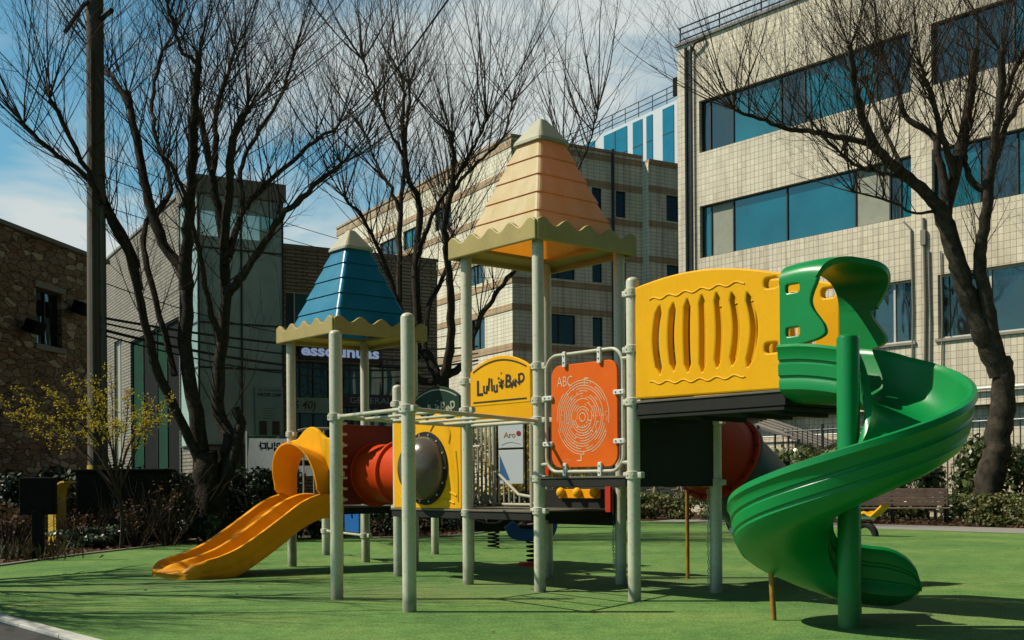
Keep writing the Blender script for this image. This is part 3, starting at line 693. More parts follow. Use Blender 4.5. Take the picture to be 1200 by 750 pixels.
# twin slide
sx = [0.12, 0.0, -0.25, -0.55, -0.92, -1.38, -1.68, -1.90, -2.06, -2.17]
szz = [0.93, 0.93, 0.91, 0.78, 0.53, 0.255, 0.145, 0.115, 0.10, 0.055]
rh = [0.15, 0.15, 0.17, 0.19, 0.20, 0.19, 0.17, 0.14, 0.09, 0.03]
ctr = crom([V((a, 0, z)) for a, z in zip(sx, szz)], 5)
mb = MB(); frs = []; W2 = 0.60
vs, fs = [], []; npf = None
for i, c in enumerate(ctr):
    h = interp(-c.x, [-x for x in sx], rh)
    end = max(0.0, min(1.0, (-c.x - 1.7) / 0.47))
    prof = []
    lanes = []
    def rail(uc, hw, top):  # rounded bump
        return [(uc - hw, 0.03 * h / 0.19), (uc - hw * 0.75, top * 0.8), (uc - hw * 0.35, top), (uc + hw * 0.35, top), (uc + hw * 0.75, top * 0.8), (uc + hw, 0.03 * h / 0.19)]
    mid = h * (1 - 0.35 * end)
    prof += [(-W2, 0.0), (-W2, h * 0.72), (-W2 + 0.02, h * 0.95), (-W2 + 0.05, h), (-W2 + 0.09, h * 0.92), (-W2 + 0.12, h * 0.5), (-W2 + 0.17, 0.02), (-W2 + 0.27, 0.0), (-0.24, 0.0), (-0.12, 0.02)]
    prof += [(-0.075, mid * 0.6), (-0.045, mid * 0.93), (0, mid), (0.045, mid * 0.93), (0.075, mid * 0.6)]
    prof += [(0.12, 0.02), (0.24, 0.0), (W2 - 0.27, 0.0), (W2 - 0.17, 0.02), (W2 - 0.12, h * 0.5), (W2 - 0.09, h * 0.92), (W2 - 0.05, h), (W2 - 0.02, h * 0.95), (W2, h * 0.72)]
    prof += [(W2, 0.0), (W2 - 0.01, -0.02), (W2 - 0.012, -0.05), (W2 + 0.0, -0.08), (W2 - 0.02, -0.20), (W2 - 0.2, -0.19), (-W2 + 0.2, -0.19), (-W2 + 0.02, -0.20), (-W2, -0.08), (-W2 + 0.012, -0.05), (-W2 + 0.01, -0.02)]
    npf = len(prof)
    for u, dz in prof:
        if dz < 0: dz *= (0.9 - 0.35 * end)
        back = 0.10 * end * (1 - abs(u) / W2) ** 0.5 if end > 0 else 0
        e2_ = max(0.0, min(1.0, (-c.x - 1.98) / 0.19)); u *= 1 - 0.13 * e2_ ** 2
        p = S(c.x - back * 1.4, 4.81 - u, c.z + dz + 0.02 * e2_)
        if p.z < 0.0: p.z = 0.003
        vs.append(p)
for i in range(len(ctr) - 1):
    for k in range(npf):
        fs.append([i * npf + k, i * npf + (k + 1) % npf, (i + 1) * npf + (k + 1) % npf, (i + 1) * npf + k])
mb.add(vs, fs, True)
mb.f.append([k for k in range(npf)]); mb.s.append(False)
mb.f.append([(len(ctr) - 1) * npf + k for k in range(npf)]); mb.s.append(False)
mb.build('slide', M_['slideyel'], play, label='amber twin lane straight slide')
mb = MB()
mb.box((-1.80, 4.30, 0.0), (-1.50, 5.32, 0.07), Matrix(((e1.x, e2.x, 0, O.x), (e1.y, e2.y, 0, O.y), (0, 0, 1, 0), (0, 0, 0, 1))), 0.02)
mb.build('slide_foot', M_['slideyel'], play)

# barriers on the small tower
mb = MB(); fB = faceB(5.45)
mb.tube(crom([fB @ V(p) for p in ((0.05, 1.92, 0), (0.16, 2.02, 0), (0.64, 2.05, 0), (1.12, 2.02, 0), (1.23, 1.92, 0))], 5), 0.018, 8)
mb.tube([fB @ V((0.05, 1.05, 0)), fB @ V((1.23, 1.05, 0))], 0.018, 8)
for k in range(6): mb.tube([fB @ V((0.2 + 0.176 * k, 1.05, 0)), fB @ V((0.2 + 0.176 * k, 2.03, 0))], 0.013, 8)
mb.build('railing', M_['rail'], play)
mb = MB(); plate(mb, rrect(-5.38, 0.92, -4.25, 1.92, 0.06), [], 0.03, faceA(1.28), 0.006); mb.build('back_panel', M_['red'], play)
lp = S(-0.02, 4.02)
for k in range(8): mb = MB(); mb.box((-0.02, -0.05, 0), (0.02, 0.05, 0.035), Matrix.Translation(S(0.02, 4.06, 0.98 + 0.15 * k)) @ Matrix.Rotation(atan2(e2.y, e2.x), 4, 'Z'), 0.006); mb.build('clip', M_['clamp'], play)
# blue ground panel
mb = MB(); q0, q1 = G(382, 651), at(K_, 0); d = (q1 - q0).normalized(); fr_ = frame(q0, d, UP); Lq = (q1 - q0).length
plate(mb, rrect(Lq * 0.52, 0.45, Lq * 0.86, 0.86, 0.03), [circle(Lq * 0.70, 0.70, 0.05, 12)], 0.03, fr_, 0.006)
bpn = mb.build('ground_panel', M_['bluepl'], play, label='blue panel under the small tower')
mb = MB(); mb.tube([at(q0, 0.42), at(q1, 0.42)], 0.018, 8); mb.tube([at(q0, 0.42) + d * Lq * 0.9, at(q0, 0.86) + d * Lq * 0.9], 0.016, 8); mb.build('rail', M_['rail'], bpn)

# rear guard rails of the low deck
def baluster_side():
    mb = MB(); a = 1.30
    mb.tube([S(a, 2.36, 0.9), S(a, 2.36, 2.05)], 0.026, 8); mb.tube([S(a, 1.60, 0.9), S(a, 1.60, 2.05)], 0.026, 8)
    mb.tube([S(a, 2.36, 1.40), S(a, 1.86, 1.06), S(a, 1.60, 1.03)], 0.02, 8)
    mb.tube([S(a, 2.36, 0.93), S(a, 1.60, 0.93)], 0.018, 8)
    for k in range(6):
        b = 2.26 - 0.105 * k; mb.tube([S(a, b, 0.93), S(a, b, 1.40 - 0.68 * (2.36 - b))], 0.014, 6)
    return mb.build('stair_railing', M_['rail'], play)
baluster_side()
def barrier(M, x0, x1, z0, z1, n):
    mb = MB()
    mb.tube([M @ V((x0, z1, 0)), M @ V((x1, z1, 0))], 0.02, 8); mb.tube([M @ V((x0, z0, 0)), M @ V((x1, z0, 0))], 0.018, 8)
    for k in range(n):
        x = x0 + (x1 - x0) * (k + 0.5) / n; mb.tube([M @ V((x, z0, 0)), M @ V((x, z1, 0))], 0.019, 6)
    return mb.build('barrier', M_['rail'], play)
barrier(faceA(1.30), -2.84, -2.40, 0.95, 1.98, 5); barrier(faceA(1.30), -1.56, -1.32, 0.95, 1.95, 3); barrier(faceA(1.10), -2.80, -2.40, 0.95, 1.70, 4)

# dark panel below the upper deck, knobs and red edges
mb = MB(); plate(mb, rrect(-1.24, 0.70, -0.02, 1.13, 0.03), [], 0.04, faceA(1.20), 0.006)
kp = mb.build('knob_panel', M_['black'], play)
mb = MB(); plate(mb, rrect(-0.93, 1.02, -0.22, 1.13, 0.02), [], 0.03, faceA(1.16), 0.006); mb.build('knob_bar', M_['slideyel'], kp)
for k in range(3):
    mb = MB(); mb.lathe(faceA(1.12) @ V((-0.86 + 0.29 * k, 1.09, 0)), -e1, [(0.062 * cos(t), 0.05 * sin(t)) for t in [-1.2 + 2.77 * i / 8 for i in range(9)]], 14); mb.build('knob', M_['yellow'], kp)
mb = MB(); plate(mb, rrect(-1.26, 1.30, -1.10, 1.92, 0.02), [], 0.04, faceA(1.16), 0.006); mb.build('edge_panel', M_['tubeor'], play)
mb = MB(); plate(mb, rrect(-0.06, 0.86, 0.03, 1.16, 0.01), [], 0.04, faceA(1.10), 0.004); mb.build('edge_panel', M_['tubered'], play)
# climbing wall between the upper posts; its shade is put into the black colour
mb = MB(); plate(mb, [(0.07, 1.16), (1.22, 1.16), (1.22, 1.90), (0.07, 1.90)], [], 0.05, faceB(-1.43), 0.006); mb.build('climbing_wall', M_['black'], play)
# chains hanging beside two posts
for p, z0_, z1_ in ((PC, 0.18, 0.95), (P12, 0.1, 1.15)):
    mb = MB(); n = 22
    for k in range(n):
        c = at(p, z0_ + (z1_ - z0_) * k / n) + V((-0.088 + 0.004 * sin(k * 0.5), -0.03, 0))
        h = 0.024; ax = V((1, 0, 0)) if k % 2 else V((0, 1, 0))
        mb.tube([c + ax * 0.012 * cos(t) + UP * h * sin(t) for t in [i * 2 * pi / 8 for i in range(9)]], 0.005, 5, cap=False)
    mb.build('chain', M_['chain'], play)

# yellow slotted bridge panels
def bridge_panel(a, label=None):
    M = faceA(a); x0, x1 = 1.50, 3.285
    top = lambda t: 3.16 + 0.075 * sin(pi * min(1, t * 1.05)) ** 0.9 - 0.12 * t * t + 0.02 * t
    out = [(x0, 2.04), (x0 + 0.4, 2.035), (x1, 2.02)] + [(x1 - (x1 - x0) * i / 24, top(1 - i / 24)) for i in range(25)]
    holes = []
    for i in range(7):
        xc = x0 + 0.33 + 0.178 * i; bow = 0.022 * (i - 2.6); hw = 0.037
        z0_, z1_ = 2.27 + 0.02 * sin(i * 1.7), 2.93 - 0.01 * sin(i * 1.3) + 0.03 * sin(pi * i / 6)
        pts = []
        n = 10
        for k in range(n + 1):
            t = k / n; z = z0_ + (z1_ - z0_) * t; e = hw * min(1, sqrt(max(0.0, 1 - (2 * t - 1) ** 8)) + 0.15)
            pts.append((xc + bow * sin(pi * t), z, e))
        holes.append([(x - e, z) for x, z, e in pts] + [(x + e, z) for x, z, e in reversed(pts)])
    for z in (2.98, 2.40):
        holes.append(rrect(x1 - 0.20, z - 0.045, x1 - 0.045, z + 0.045, 0.035, 4))
    mb = MB(); plate(mb, out, holes, 0.085, M, 0.018)
    o = mb.build('bridge_panel', M_['yellow'], play, label=label)
    for zb_, ph, am in ((3.01, 0, 0.012), (2.19, 0.8, -0.012)):
        r = MB(); r.tube([M @ V((x0 + 0.2 + 1.17 * i / 40, zb_ + 0.015 * sin(i * 0.9 + ph) + am * i / 10 * (1 - i / 60), 0.042)) for i in range(41)], 0.009, 6); r.build('relief', M_['yellow'], o)
bridge_panel(-0.0, 'yellow bridge side panel with curved slots')
bridge_panel(0.88)
mb = MB()
mb.box((-0.02, -3.28, 1.84), (0.90, -1.5, 1.875), Matrix(((e1.x, e2.x, 0, O.x), (e1.y, e2.y, 0, O.y), (0, 0, 1, 0), (0, 0, 0, 1))), 0.004)
for b in (-1.62, -2.2, -2.75, -3.15): mb.box((0.1, b - 0.03, 1.80), (0.8, b + 0.03, 1.838), Matrix(((e1.x, e2.x, 0, O.x), (e1.y, e2.y, 0, O.y), (0, 0, 1, 0), (0, 0, 0, 1))))
mb.build('bridge_beam', M_['black'], play)

# ---- green spiral slide
pole = G(996, 736); pole.z = 0
ac = 0.40                                       # a-coordinate of the entry lane's centre line
Rm = 0.545; LS = 0.84
start = pole + e1 * Rm
bs = (start - O).dot(e2); a_s = (start - O).dot(e1)
frs = []; phi0 = atan2(e1.y, e1.x)
b_entry = -3.28
for i in range(9):
    t = i / 8; b = b_entry + (bs - b_entry) * t
    frs.append([S(a_s, b, 0), e1.copy(), 0.0])
len_e = abs(bs - b_entry)
sw = radians(312); n = 84
for i in range(1, n + 1):
    ph = phi0 - sw * i / n; r = V((cos(ph), sin(ph), 0)); frs.append([pole + r * Rm, r, len_e + Rm * sw * i / n])
lastp, lastr = frs[-1][0], frs[-1][1]; tan_ = V((lastr.y, -lastr.x, 0)); l0 = frs[-1][2]
for i in range(1, 15): frs.append([lastp + tan_ * 0.046 * i, lastr.copy(), l0 + 0.046 * i])
for i in range(9): frs[i][2] = len_e * i / 8
s_at = lambda deg: len_e + Rm * radians(deg)
ks = [0, len_e * 0.5, s_at(0), s_at(40), s_at(85), s_at(130), s_at(175), s_at(220), s_at(265), s_at(312), s_at(312) + 0.65]
kz = [2.00, 1.97, 1.87, 1.66, 1.41, 1.17, 0.94, 0.72, 0.49, 0.27, 0.19]
def zfl(s):   # smooth the heights
    return sum(interp(s + d, ks, kz) for d in (-0.2, -0.1, 0, 0.1, 0.2)) / 5
def spiral_prof(hi, ho):
    inn = [(-0.50, hi - 0.01), (-0.47, hi + 0.015), (-0.43, hi), (-0.405, hi * 0.55), (-0.35, 0.09), (-0.24, 0.015), (-0.1, -0.01), (0.1, -0.01), (0.24, 0.02), (0.34, 0.10), (0.40, ho * 0.55), (0.43, ho - 0.03), (0.44, ho), (0.47, ho + 0.03), (0.515, ho + 0.02), (0.525, ho - 0.03)]
    outp = [(0.495, ho - 0.06), (0.49, ho * 0.64), (0.470, ho * 0.60), (0.470, ho * 0.55), (0.480, ho * 0.52), (0.468, ho * 0.30), (0.452, ho * 0.27), (0.450, ho * 0.22), (0.455, ho * 0.18), (0.40, -0.02), (0.32, -0.065), (0.2, -0.09), (0, -0.10), (-0.2, -0.09), (-0.36, -0.05), (-0.45, 0.02), (-0.455, hi * 0.25), (-0.445, hi * 0.28), (-0.445, hi * 0.33), (-0.465, hi * 0.36), (-0.468, hi * 0.6), (-0.45, hi * 0.63), (-0.45, hi * 0.68), (-0.472, hi * 0.71), (-0.475, hi - 0.06)]
    return inn + outp
mb = MB(); vs, fs = [], []; m_ = None; stot = frs[-1][2]
for o_, sd, s in frs:
    z = zfl(s)
    hi = interp(s, [0, len_e, len_e + 0.5, s_at(250), s_at(312), stot], [0.40, 0.40, 0.26, 0.24, 0.40, 0.42])
    ho = interp(s, [0, len_e, len_e + 0.8, s_at(312), stot], [0.40, 0.40, 0.345, 0.36, 0.34])
    te = max(0.0, (s - (stot - 0.36)) / 0.36); kw = sqrt(max(0.02, 1 - te ** 2.2)); lift = 0.07 * te ** 3
    hi = hi * kw; ho = ho * kw
    pr = [(u * (1 - 0.10 * te ** 3), (dz if dz > 0 else dz * (0.35 + 0.65 * kw)) + lift) for u, dz in spiral_prof(max(hi, 0.05), max(ho, 0.05))]; m_ = len(pr)
    for u, dz in pr: vs.append(V((o_.x + sd.x * u * LS, o_.y + sd.y * u * LS, max(z + dz, 0.01))))
for i in range(len(frs) - 1):
    for k in range(m_):
        fs.append([i * m_ + k, i * m_ + (k + 1) % m_, (i + 1) * m_ + (k + 1) % m_, (i + 1) * m_ + k])
mb.add(vs, fs, True)
mb.f.append(list(range(m_))); mb.s.append(False); mb.f.append([(len(frs) - 1) * m_ + k for k in range(m_)]); mb.s.append(False)
spiral = mb.build('spiral_slide', M_['green'], play, label='green spiral slide winding round a pole')
mb = MB(); mb.lathe(pole, UP, [(0.02, 0), (0.095, 0), (0.092, 2.36), (0.085, 2.385), (0.06, 2.40), (0.002, 2.402)], 28); mb.build('center_pole', M_['green'], spiral)
# hood at the slide mouth
aL, aR = -0.08, 0.84
def hood_wall(a, sgn):
    x0 = 3.295
    pts = [(x0, 2.36), (x0 + 0.30, 2.40), (x0 + 0.40, 2.42), (x0 + 0.47, 2.46), (x0 + 0.46, 2.53), (x0 + 0.41, 2.60), (x0 + 0.35, 2.68), (x0 + 0.325, 2.75), (x0 + 0.34, 2.82), (x0 + 0.38, 2.90), (x0 + 0.40, 2.95), (x0, 2.95)]
    sm = [pts[0]] + [(p.x, p.y) for p in crom([V((x, z, 0)) for x, z in pts[1:-1]], 4)] + [pts[-1]]
    return sm
hb = MB()
slots = [rrect(3.295 + 0.07, 2.90, 3.295 + 0.21, 2.972, 0.02, 3), rrect(3.295 + 0.07, 2.47, 3.295 + 0.21, 2.545, 0.02, 3)]
plate(hb, hood_wall(aL, 1), [[(x, z - 0.05) for x, z in slots[0]], slots[1]], 0.05, faceA(aL), 0.012)
plate(hb, [(x, min(z, 2.77)) for x, z in hood_wall(aR, 1)], [slots[1]], 0.05, faceA(aR), 0.0)
vs, fs = [], []; nT, nX = 26, 10
for lay_ in (0, 1):
    for i in range(nT + 1):
        th = pi * i / nT; hw = (aR - aL) / 2 + 0.025 - 0.05 * lay_; hh = 0.26 - 0.05 * lay_
        sn = max(0.0, sin(th)); fr_h = 0.5 + 0.5 * cos(th); aa = (aL + aR) / 2 - hw * (abs(cos(th)) ** (0.45 if cos(th) > 0 else 0.85)) * (1 if cos(th) > 0 else -1); zb_h = 2.76 + 0.17 * fr_h; zz = zb_h + (hh + 2.88 - zb_h) * sn ** 0.8
        ext = 0.36 + 0.20 * sn ** 0.7 + 0.06 * sin(2 * th) * -1
        for j in range(nX + 1): vs.append(S(aa, -(3.295 + ext * j / nX), zz + 0.015 * sin(pi * j / nX)))
w = nX + 1; ly = (nT + 1) * w
for i in range(nT):
    for j in range(nX):
        a = i * w + j; fs.append([a, a + 1, a + w + 1, a + w]); fs.append([ly + a, ly + a + w, ly + a + w + 1, ly + a + 1])
    a = i * w + nX; fs.append([a, a + w, ly + a + w, ly + a]); a = i * w; fs.append([a, ly + a, ly + a + w, a + w])
hb.add(vs, fs, True)
hb.build('slide_hood', M_['green'], play, label='green hood over the spiral slide mouth')
# yellow support leg and grab rail
q = G(907, 728); q.z = 0
mb = MB(); mb.tube([q, q + V((-0.02, 0.02, 0.46))], 0.024, 10); mb.box((-0.10, -0.03, 0.45), (0.10, 0.03, 0.49), Matrix.Translation(q + V((-0.02, 0.02, 0))), 0.01)
mb.tube([q + V((-0.02, 0.02, 0.46)), q + V((0.10, 0.10, 0.60))], 0.018, 8)
mb.build('support_leg', M_['ylsteel'], play)
q = G(806, 679); q.z = 0; tq = at(P12, 1.19); ux = (at(P12, 0) - q).normalized()
mb = MB(); mb.tube([q, q + UP * 1.06] + [q + UP * (1.06 + 0.11 * sin(t)) + ux * 0.11 * (1 - cos(t)) for t in (0.4, 0.8, 1.2, 1.57)] + [at(P12, 1.17) - ux * 0.05], 0.024, 10)
mb.build('grab_rail', M_['ylsteel'], play)
# rear tube slide
path = crom([S(1.36, -0.72, 1.70), S(1.75, -0.72, 1.66), S(2.15, -0.72, 1.52), S(2.55, -0.72, 1.29), S(2.95, -0.72, 1.02), S(3.3, -0.70, 0.80), S(3.6, -0.66, 0.68)], 8)
def tube_seg(i0, i1, m, lab):
    mb = MB(); pts = path[i0:i1 + 1]; r = 0.50
    mb.tube(pts, r, 32, cap=False); mb.tube(pts, r - 0.035, 32, cap=False)
    for q_, t_ in ((pts[0], pts[1] - pts[0]), (pts[-1], pts[-2] - pts[-1])):
        mb.lathe(q_ + t_.normalized() * 0.004, t_, [(r - 0.035, 0), (r + 0.055, 0), (r + 0.055, 0.045), (r + 0.01, 0.055)], 32)
    o = mb.build('tube_segment', m, tube_root, label=lab)
    bb = MB(); d = (pts[-2] - pts[-1]).normalized(); u = d.orthogonal().normalized(); w_ = d.cross(u)
    for k in range(16):
        a = 2 * pi * k / 16; bb.lathe(pts[-1] + d * 0.05 + (u * cos(a) + w_ * sin(a)) * (r + 0.03), d, [(0.001, 0.016), (0.014, 0.012), (0.016, 0)], 6)
    bb.build('bolt', M_['bolt'], tube_root)
tube_root = bpy.data.objects.new('tube_slide', None); COL.objects.link(tube_root); tube_root.parent = play; tube_root['label'] = 'red and dark teal enclosed tube slide'
tube_seg(0, 18, M_['tubered'], 'faded red segment'); tube_seg(18, 36, M_['tubeteal'], 'dark teal segment'); tube_seg(36, len(path) - 1, M_['tubered'], 'faded red end segment')

# ------------------------------------------------------------------ seesaw, riders, bench, small furniture
def half_tyre(mb, c, d, r=0.26):
    d = d.normalized(); pts = [c + d * r * cos(t) + UP * (r * sin(t)) for t in [pi * i / 14 for i in range(15)]]
    mb.tube(pts, 0.075, 10)
s0, s1 = V((7.85, 24.75, 0)), V((5.45, 27.75, 0)); dS = (s0 - s1).normalized(); ctrS = (s0 + s1) / 2
see = thing('seesaw', 'low seesaw with yellow seat and half tyre stops behind the spiral slide', 'seesaw', ctrS)
mb = MB(); mb.tube([s1 + UP * 0.42, s0 + UP * 0.42], 0.05, 10); mb.build('beam', M_['white'], see)
for e, sg in ((s0, 1), (s1, -1)):
    mb = MB(); half_tyre(mb, e - dS * sg * 0.25, dS); mb.build('tyre', M_['tyre'], see)
    sd = V((-dS.y, dS.x, 0)); mb = MB()
    prof = [(-0.17, 0.0), (-0.16, 0.05), (-0.06, 0.03), (0.06, 0.03), (0.16, 0.05), (0.17, 0.0), (0, -0.03)]
    mb.sweep([(e - dS * sg * (0.42 - 0.085 * k) + UP * (0.48 + (0.03 if k in (2, 3) else 0.0) + 0.09 * max(0, k - 5) - 0.02 * abs(k - 3)), sd, UP) for k in range(9)], prof)
    mb.build('seat', M_['yellow'] if sg > 0 else M_['tubeor'], see)
    mb = MB(); h0 = e - dS * sg * 0.50 + UP * 0.42; mb.tube([h0, h0 + UP * 0.42], 0.02, 8); mb.tube([h0 + UP * 0.4 - sd * 0.17, h0 + UP * 0.4 + sd * 0.17], 0.018, 8); mb.build('handle', M_['white'], see)
mb = MB(); mb.tube([ctrS, ctrS + UP * 0.36], 0.07, 12); mb.tube([ctrS + UP * 0.38 - V((-dS.y, dS.x, 0)) * 0.2, ctrS + UP * 0.38 + V((-dS.y, dS.x, 0)) * 0.2], 0.05, 10); mb.build('pivot', M_['ylsteel'], see)

q = V((0.30, 16.7, 0))
rd_ = thing('spring_rider', 'blue spring rider with orange base plate seen under the low deck', 'spring rider', q)
mb = MB(); mb.tube([q + V((0.09 * cos(t), 0.09 * sin(t), 0.05 + 0.30 * t / (2 * pi * 4.5))) for t in [2 * pi * 4.5 * i / 80 for i in range(81)]], 0.014, 6); mb.build('spring', M_['stripe'], rd_)
mb = MB(); mb.lathe(q, UP, [(0.002, 0.055), (0.20, 0.055), (0.22, 0.04), (0.22, 0.0)], 24); mb.build('base_plate', M_['tubeor'], rd_)
mb = MB(); plate(mb, [(p.x, p.y) for p in crom([V(t) for t in ((-0.42, 0.56, 0), (-0.30, 0.40, 0), (0.0, 0.36, 0), (0.28, 0.42, 0), (0.36, 0.62, 0), (0.30, 0.80, 0), (0.16, 0.76, 0), (0.10, 0.60, 0), (-0.12, 0.56, 0), (-0.30, 0.66, 0))], 4)], [], 0.10, frame(q, V((1, 0, 0)), UP), 0.02)
mb.build('body', M_['bluepl'], rd_)
mb = MB(); mb.box((-0.20, -0.16, 0.56), (0.06, 0.16, 0.60), Matrix.Translation(q), 0.012); mb.build('seat', M_['black'], rd_)
mb = MB(); mb.tube([q + V((0.2, -0.2, 0.72)), q + V((0.2, 0.2, 0.72))], 0.016, 8); mb.build('handle', M_['white'], rd_)
q = V((-0.35, 21.2, 0))
rd2 = thing('spring_rider', 'black spring rider standing in the shade behind the stair rails', 'spring rider', q)
mb = MB(); mb.tube([q + V((0.1 * cos(t), 0.1 * sin(t), 0.02 + 0.32 * t / (2 * pi * 4.5))) for t in [2 * pi * 4.5 * i / 80 for i in range(81)]], 0.016, 6); mb.build('spring', M_['stripe'], rd2)
mb = MB(); plate(mb, [(p.x, p.y) for p in crom([V(t) for t in ((-0.5, 0.36, 0), (-0.2, 0.32, 0), (0.30, 0.34, 0), (0.48, 0.5, 0), (0.44, 0.72, 0), (0.28, 0.66, 0), (0.1, 0.5, 0), (-0.2, 0.5, 0), (-0.48, 0.62, 0))], 4)], [], 0.14, frame(q, V((1, 0, 0)), UP), 0.02)
mb.build('body', M_['stripe'], rd2)
mb = MB(); mb.tube([q + V((0.3, -0.2, 0.7)), q + V((0.3, 0.2, 0.7))], 0.016, 8); mb.build('handle', M_['white'], rd2)

# bench
bc = Rp(6.0, 3.5); bn = -V((nR.x, nR.y, 0)); bd = V((-dR.x, -dR.y, 0)); bd = V((0.97, -0.24, 0)); bn = V((-0.24, -0.97, 0))
ben = thing('park_bench', 'long brown slatted park bench in front of the tall hedge', 'bench', bc)
Mb = Matrix(((bd.x, bn.x, 0, bc.x), (bd.y, bn.y, 0, bc.y), (0, 0, 1, 0), (0, 0, 0, 1)))
mb = MB()
for k in range(4): mb.box((-1.5, 0.02 + 0.115 * k, 0.42), (1.5, 0.12 + 0.115 * k, 0.455), Mb, 0.006)
mb.build('seat', M_['wood'], ben)
mb = MB()
for k in range(4): mb.box((-1.5, -0.10 - 0.035 * k, 0.50 + 0.125 * k), (1.5, -0.065 - 0.035 * k, 0.615 + 0.125 * k), Mb, 0.006)
mb.build('backrest', M_['wood'], ben)
for x in (-1.42, 0, 1.42):
    mb = MB(); mb.box((x - 0.03, 0.40, 0), (x + 0.03, 0.46, 0.42), Mb, 0.005); mb.box((x - 0.03, -0.06, 0), (x + 0.03, 0.0, 0.5), Mb, 0.005); mb.box((x - 0.03, -0.04, 0.37), (x + 0.03, 0.46, 0.417), Mb, 0.005)
    mb.tube([Mb @ V((x, -0.055, 0.45)), Mb @ V((x, -0.24, 1.02))], 0.028, 6); mb.build('leg', M_['stripe'], ben)

# information board, cabinet, guard on the left
q = G(45, 657); q.z = 0
ib = thing('notice_board', 'dark notice board on a single post at the left edge of the bed', 'notice board', q)
mb = MB(); mb.box((-0.09, -0.05, 0), (0.09, 0.05, 0.82), Matrix.Translation(q), 0.01); mb.build('post', M_['stripe'], ib)
mb = MB(); mb.box((-0.30, -0.04, 0.75), (0.30, 0.04, 1.36), Matrix.Translation(q + V((0, 0.02, 0))), 0.015); mb.build('board', M_['stripe'], ib)
mb = MB(); mb.box((-0.25, -0.055, 0.82), (0.25, -0.046, 1.30), Matrix.Translation(q + V((0, 0.02, 0)))); mb.build('notice', M_['stripe'], ib)
q = V((-8.0, 23.7, 0))
cbn = thing('utility_cabinet', 'wide black ground cabinet beside the utility pole', 'utility cabinet', q)
mb = MB(); mb.box((-0.92, -0.35, 0.08), (0.86, 0.35, 1.50), Matrix.Translation(q), 0.02); mb.build('body', M_['cabinet'], cbn)
mb = MB(); mb.box((-0.98, -0.4, 1.501), (0.92, 0.4, 1.56), Matrix.Translation(q), 0.015); mb.build('lid', M_['cabinet'], cbn)
mb = MB(); mb.box((-0.95, -0.38, 0), (0.89, 0.38, 0.079), Matrix.Translation(q)); mb.build('plinth', M_['concrete'], cbn)
for x0, x1 in ((-0.88, -0.04), (-0.02, 0.82)):
    mb = MB(); mb.box((x0, -0.368, 0.16), (x1, -0.352, 1.44), Matrix.Translation(q), 0.005); dd = mb.build('door', M_['cabinet'], cbn)
    mb = MB(); mb.box((x0 + 0.74 if x0 < -0.5 else x0 + 0.06, -0.39, 0.75), (x0 + 0.78 if x0 < -0.5 else x0 + 0.10, -0.369, 0.92), Matrix.Translation(q), 0.004); mb.build('handle', M_['bolt'], dd)
q = G(73, 641); q.z = 0
gd = thing('guard_rail', 'yellow bent guard with black stripes beside the black cabinet', 'guard rail', q)
Mg = Matrix.Translation(q) @ Matrix.Rotation(radians(-42), 4, 'Z')
mb = MB(); hoop = [V((-0.10, 0, z)) for z in (0, 0.5, 0.98)] + [V((-0.10 + 0.34 * (1 - cos(t)), 0, 0.98 + 0.32 * sin(t))) for t in (0.35, 0.7, 1.05, 1.4, 1.57)] + [V((0.34, 0, 1.30))]
mb.sweep([(Mg @ p, (Mg.to_3x3() @ V((0, 1, 0))), (Mg.to_3x3() @ (hoop[min(i + 1, len(hoop) - 1)] - hoop[max(i - 1, 0)]).normalized().cross(V((0, 1, 0))))) for i, p in enumerate(hoop)],
         [(-0.13, -0.015), (0.13, -0.015), (0.13, 0.015), (-0.13, 0.015)], smooth=False)
mb.box((-0.26, -0.165, 0), (0.07, -0.135, 0.74), Mg, 0.006); mb.box((-0.14, -0.165, 0.742), (0.07, -0.135, 0.99), Mg, 0.006)
mb.build('panel', M_['yelguard'], gd)
for lo_, hi_ in (((-0.02, -0.172, 0.0), (0.005, -0.166, 0.73)), ((-0.145, -0.172, 0.86), (0.075, -0.166, 0.92)), ((-0.145, -0.172, 0.97), (0.075, -0.166, 1.0))):
    mb = MB(); mb.box(lo_, hi_, Mg); mb.build('stripe', M_['stripe'], gd)

# utility pole with cables
q = P(115, 567, 24.6); q.z = 0
up_ = thing('utility_pole', 'tall round concrete utility pole beside the stone building', 'utility pole', q)
mb = MB(); mb.tube([q, q + UP * 14.0], [0.215, 0.17], 20); mb.build('shaft', M_['poleconc'], up_)
mb = MB(); mb.tube([q + V((0.20, -0.16, 0)), q + V((0.18, -0.14, 7.2))], 0.055, 8); mb.tube([q + V((0.0, -0.27, 0)), q + V((0.0, -0.22, 10.5))], 0.03, 8); mb.build('conduit', M_['poleconc'], up_)
mb = MB(); mb.tube([q + UP * 0.6, q + UP * 1.66], 0.224, 20); mb.build('guard_sleeve', M_['yelguard'], up_)
mb = MB(); mb.tube([P(76, 38, 24.2), P(98, 6, 24.4), P(116, -6, 24.6)], 0.05, 6); mb.tube([P(118, 22, 24.5), P(131, 12, 24.2)], 0.06, 6); mb.build('bracket', M_['bolt'], up_)
def cable(a, b, sag, r, label, group):
    mb = MB(); n = 24
    mb.tube([a.lerp(b, i / n) - UP * sag * 4 * (i / n) * (1 - i / n) for i in range(n + 1)], r, 5)
    return solo(mb, 'cable', M_['cable'], a, label, 'cable', group)
for k, (py0, py1, r) in enumerate(((372, 404, 0.03), (378, 412, 0.022), (386, 420, 0.035), (392, 424, 0.02), (330, 383, 0.012))):
    cable(P(118, py0, 24.4), P(560, py1 + 2, 40.5), 0.35 + 0.12 * k, r, 'black overhead cable running from the utility pole past the glass stair tower', 'cables strung past the glass tower')
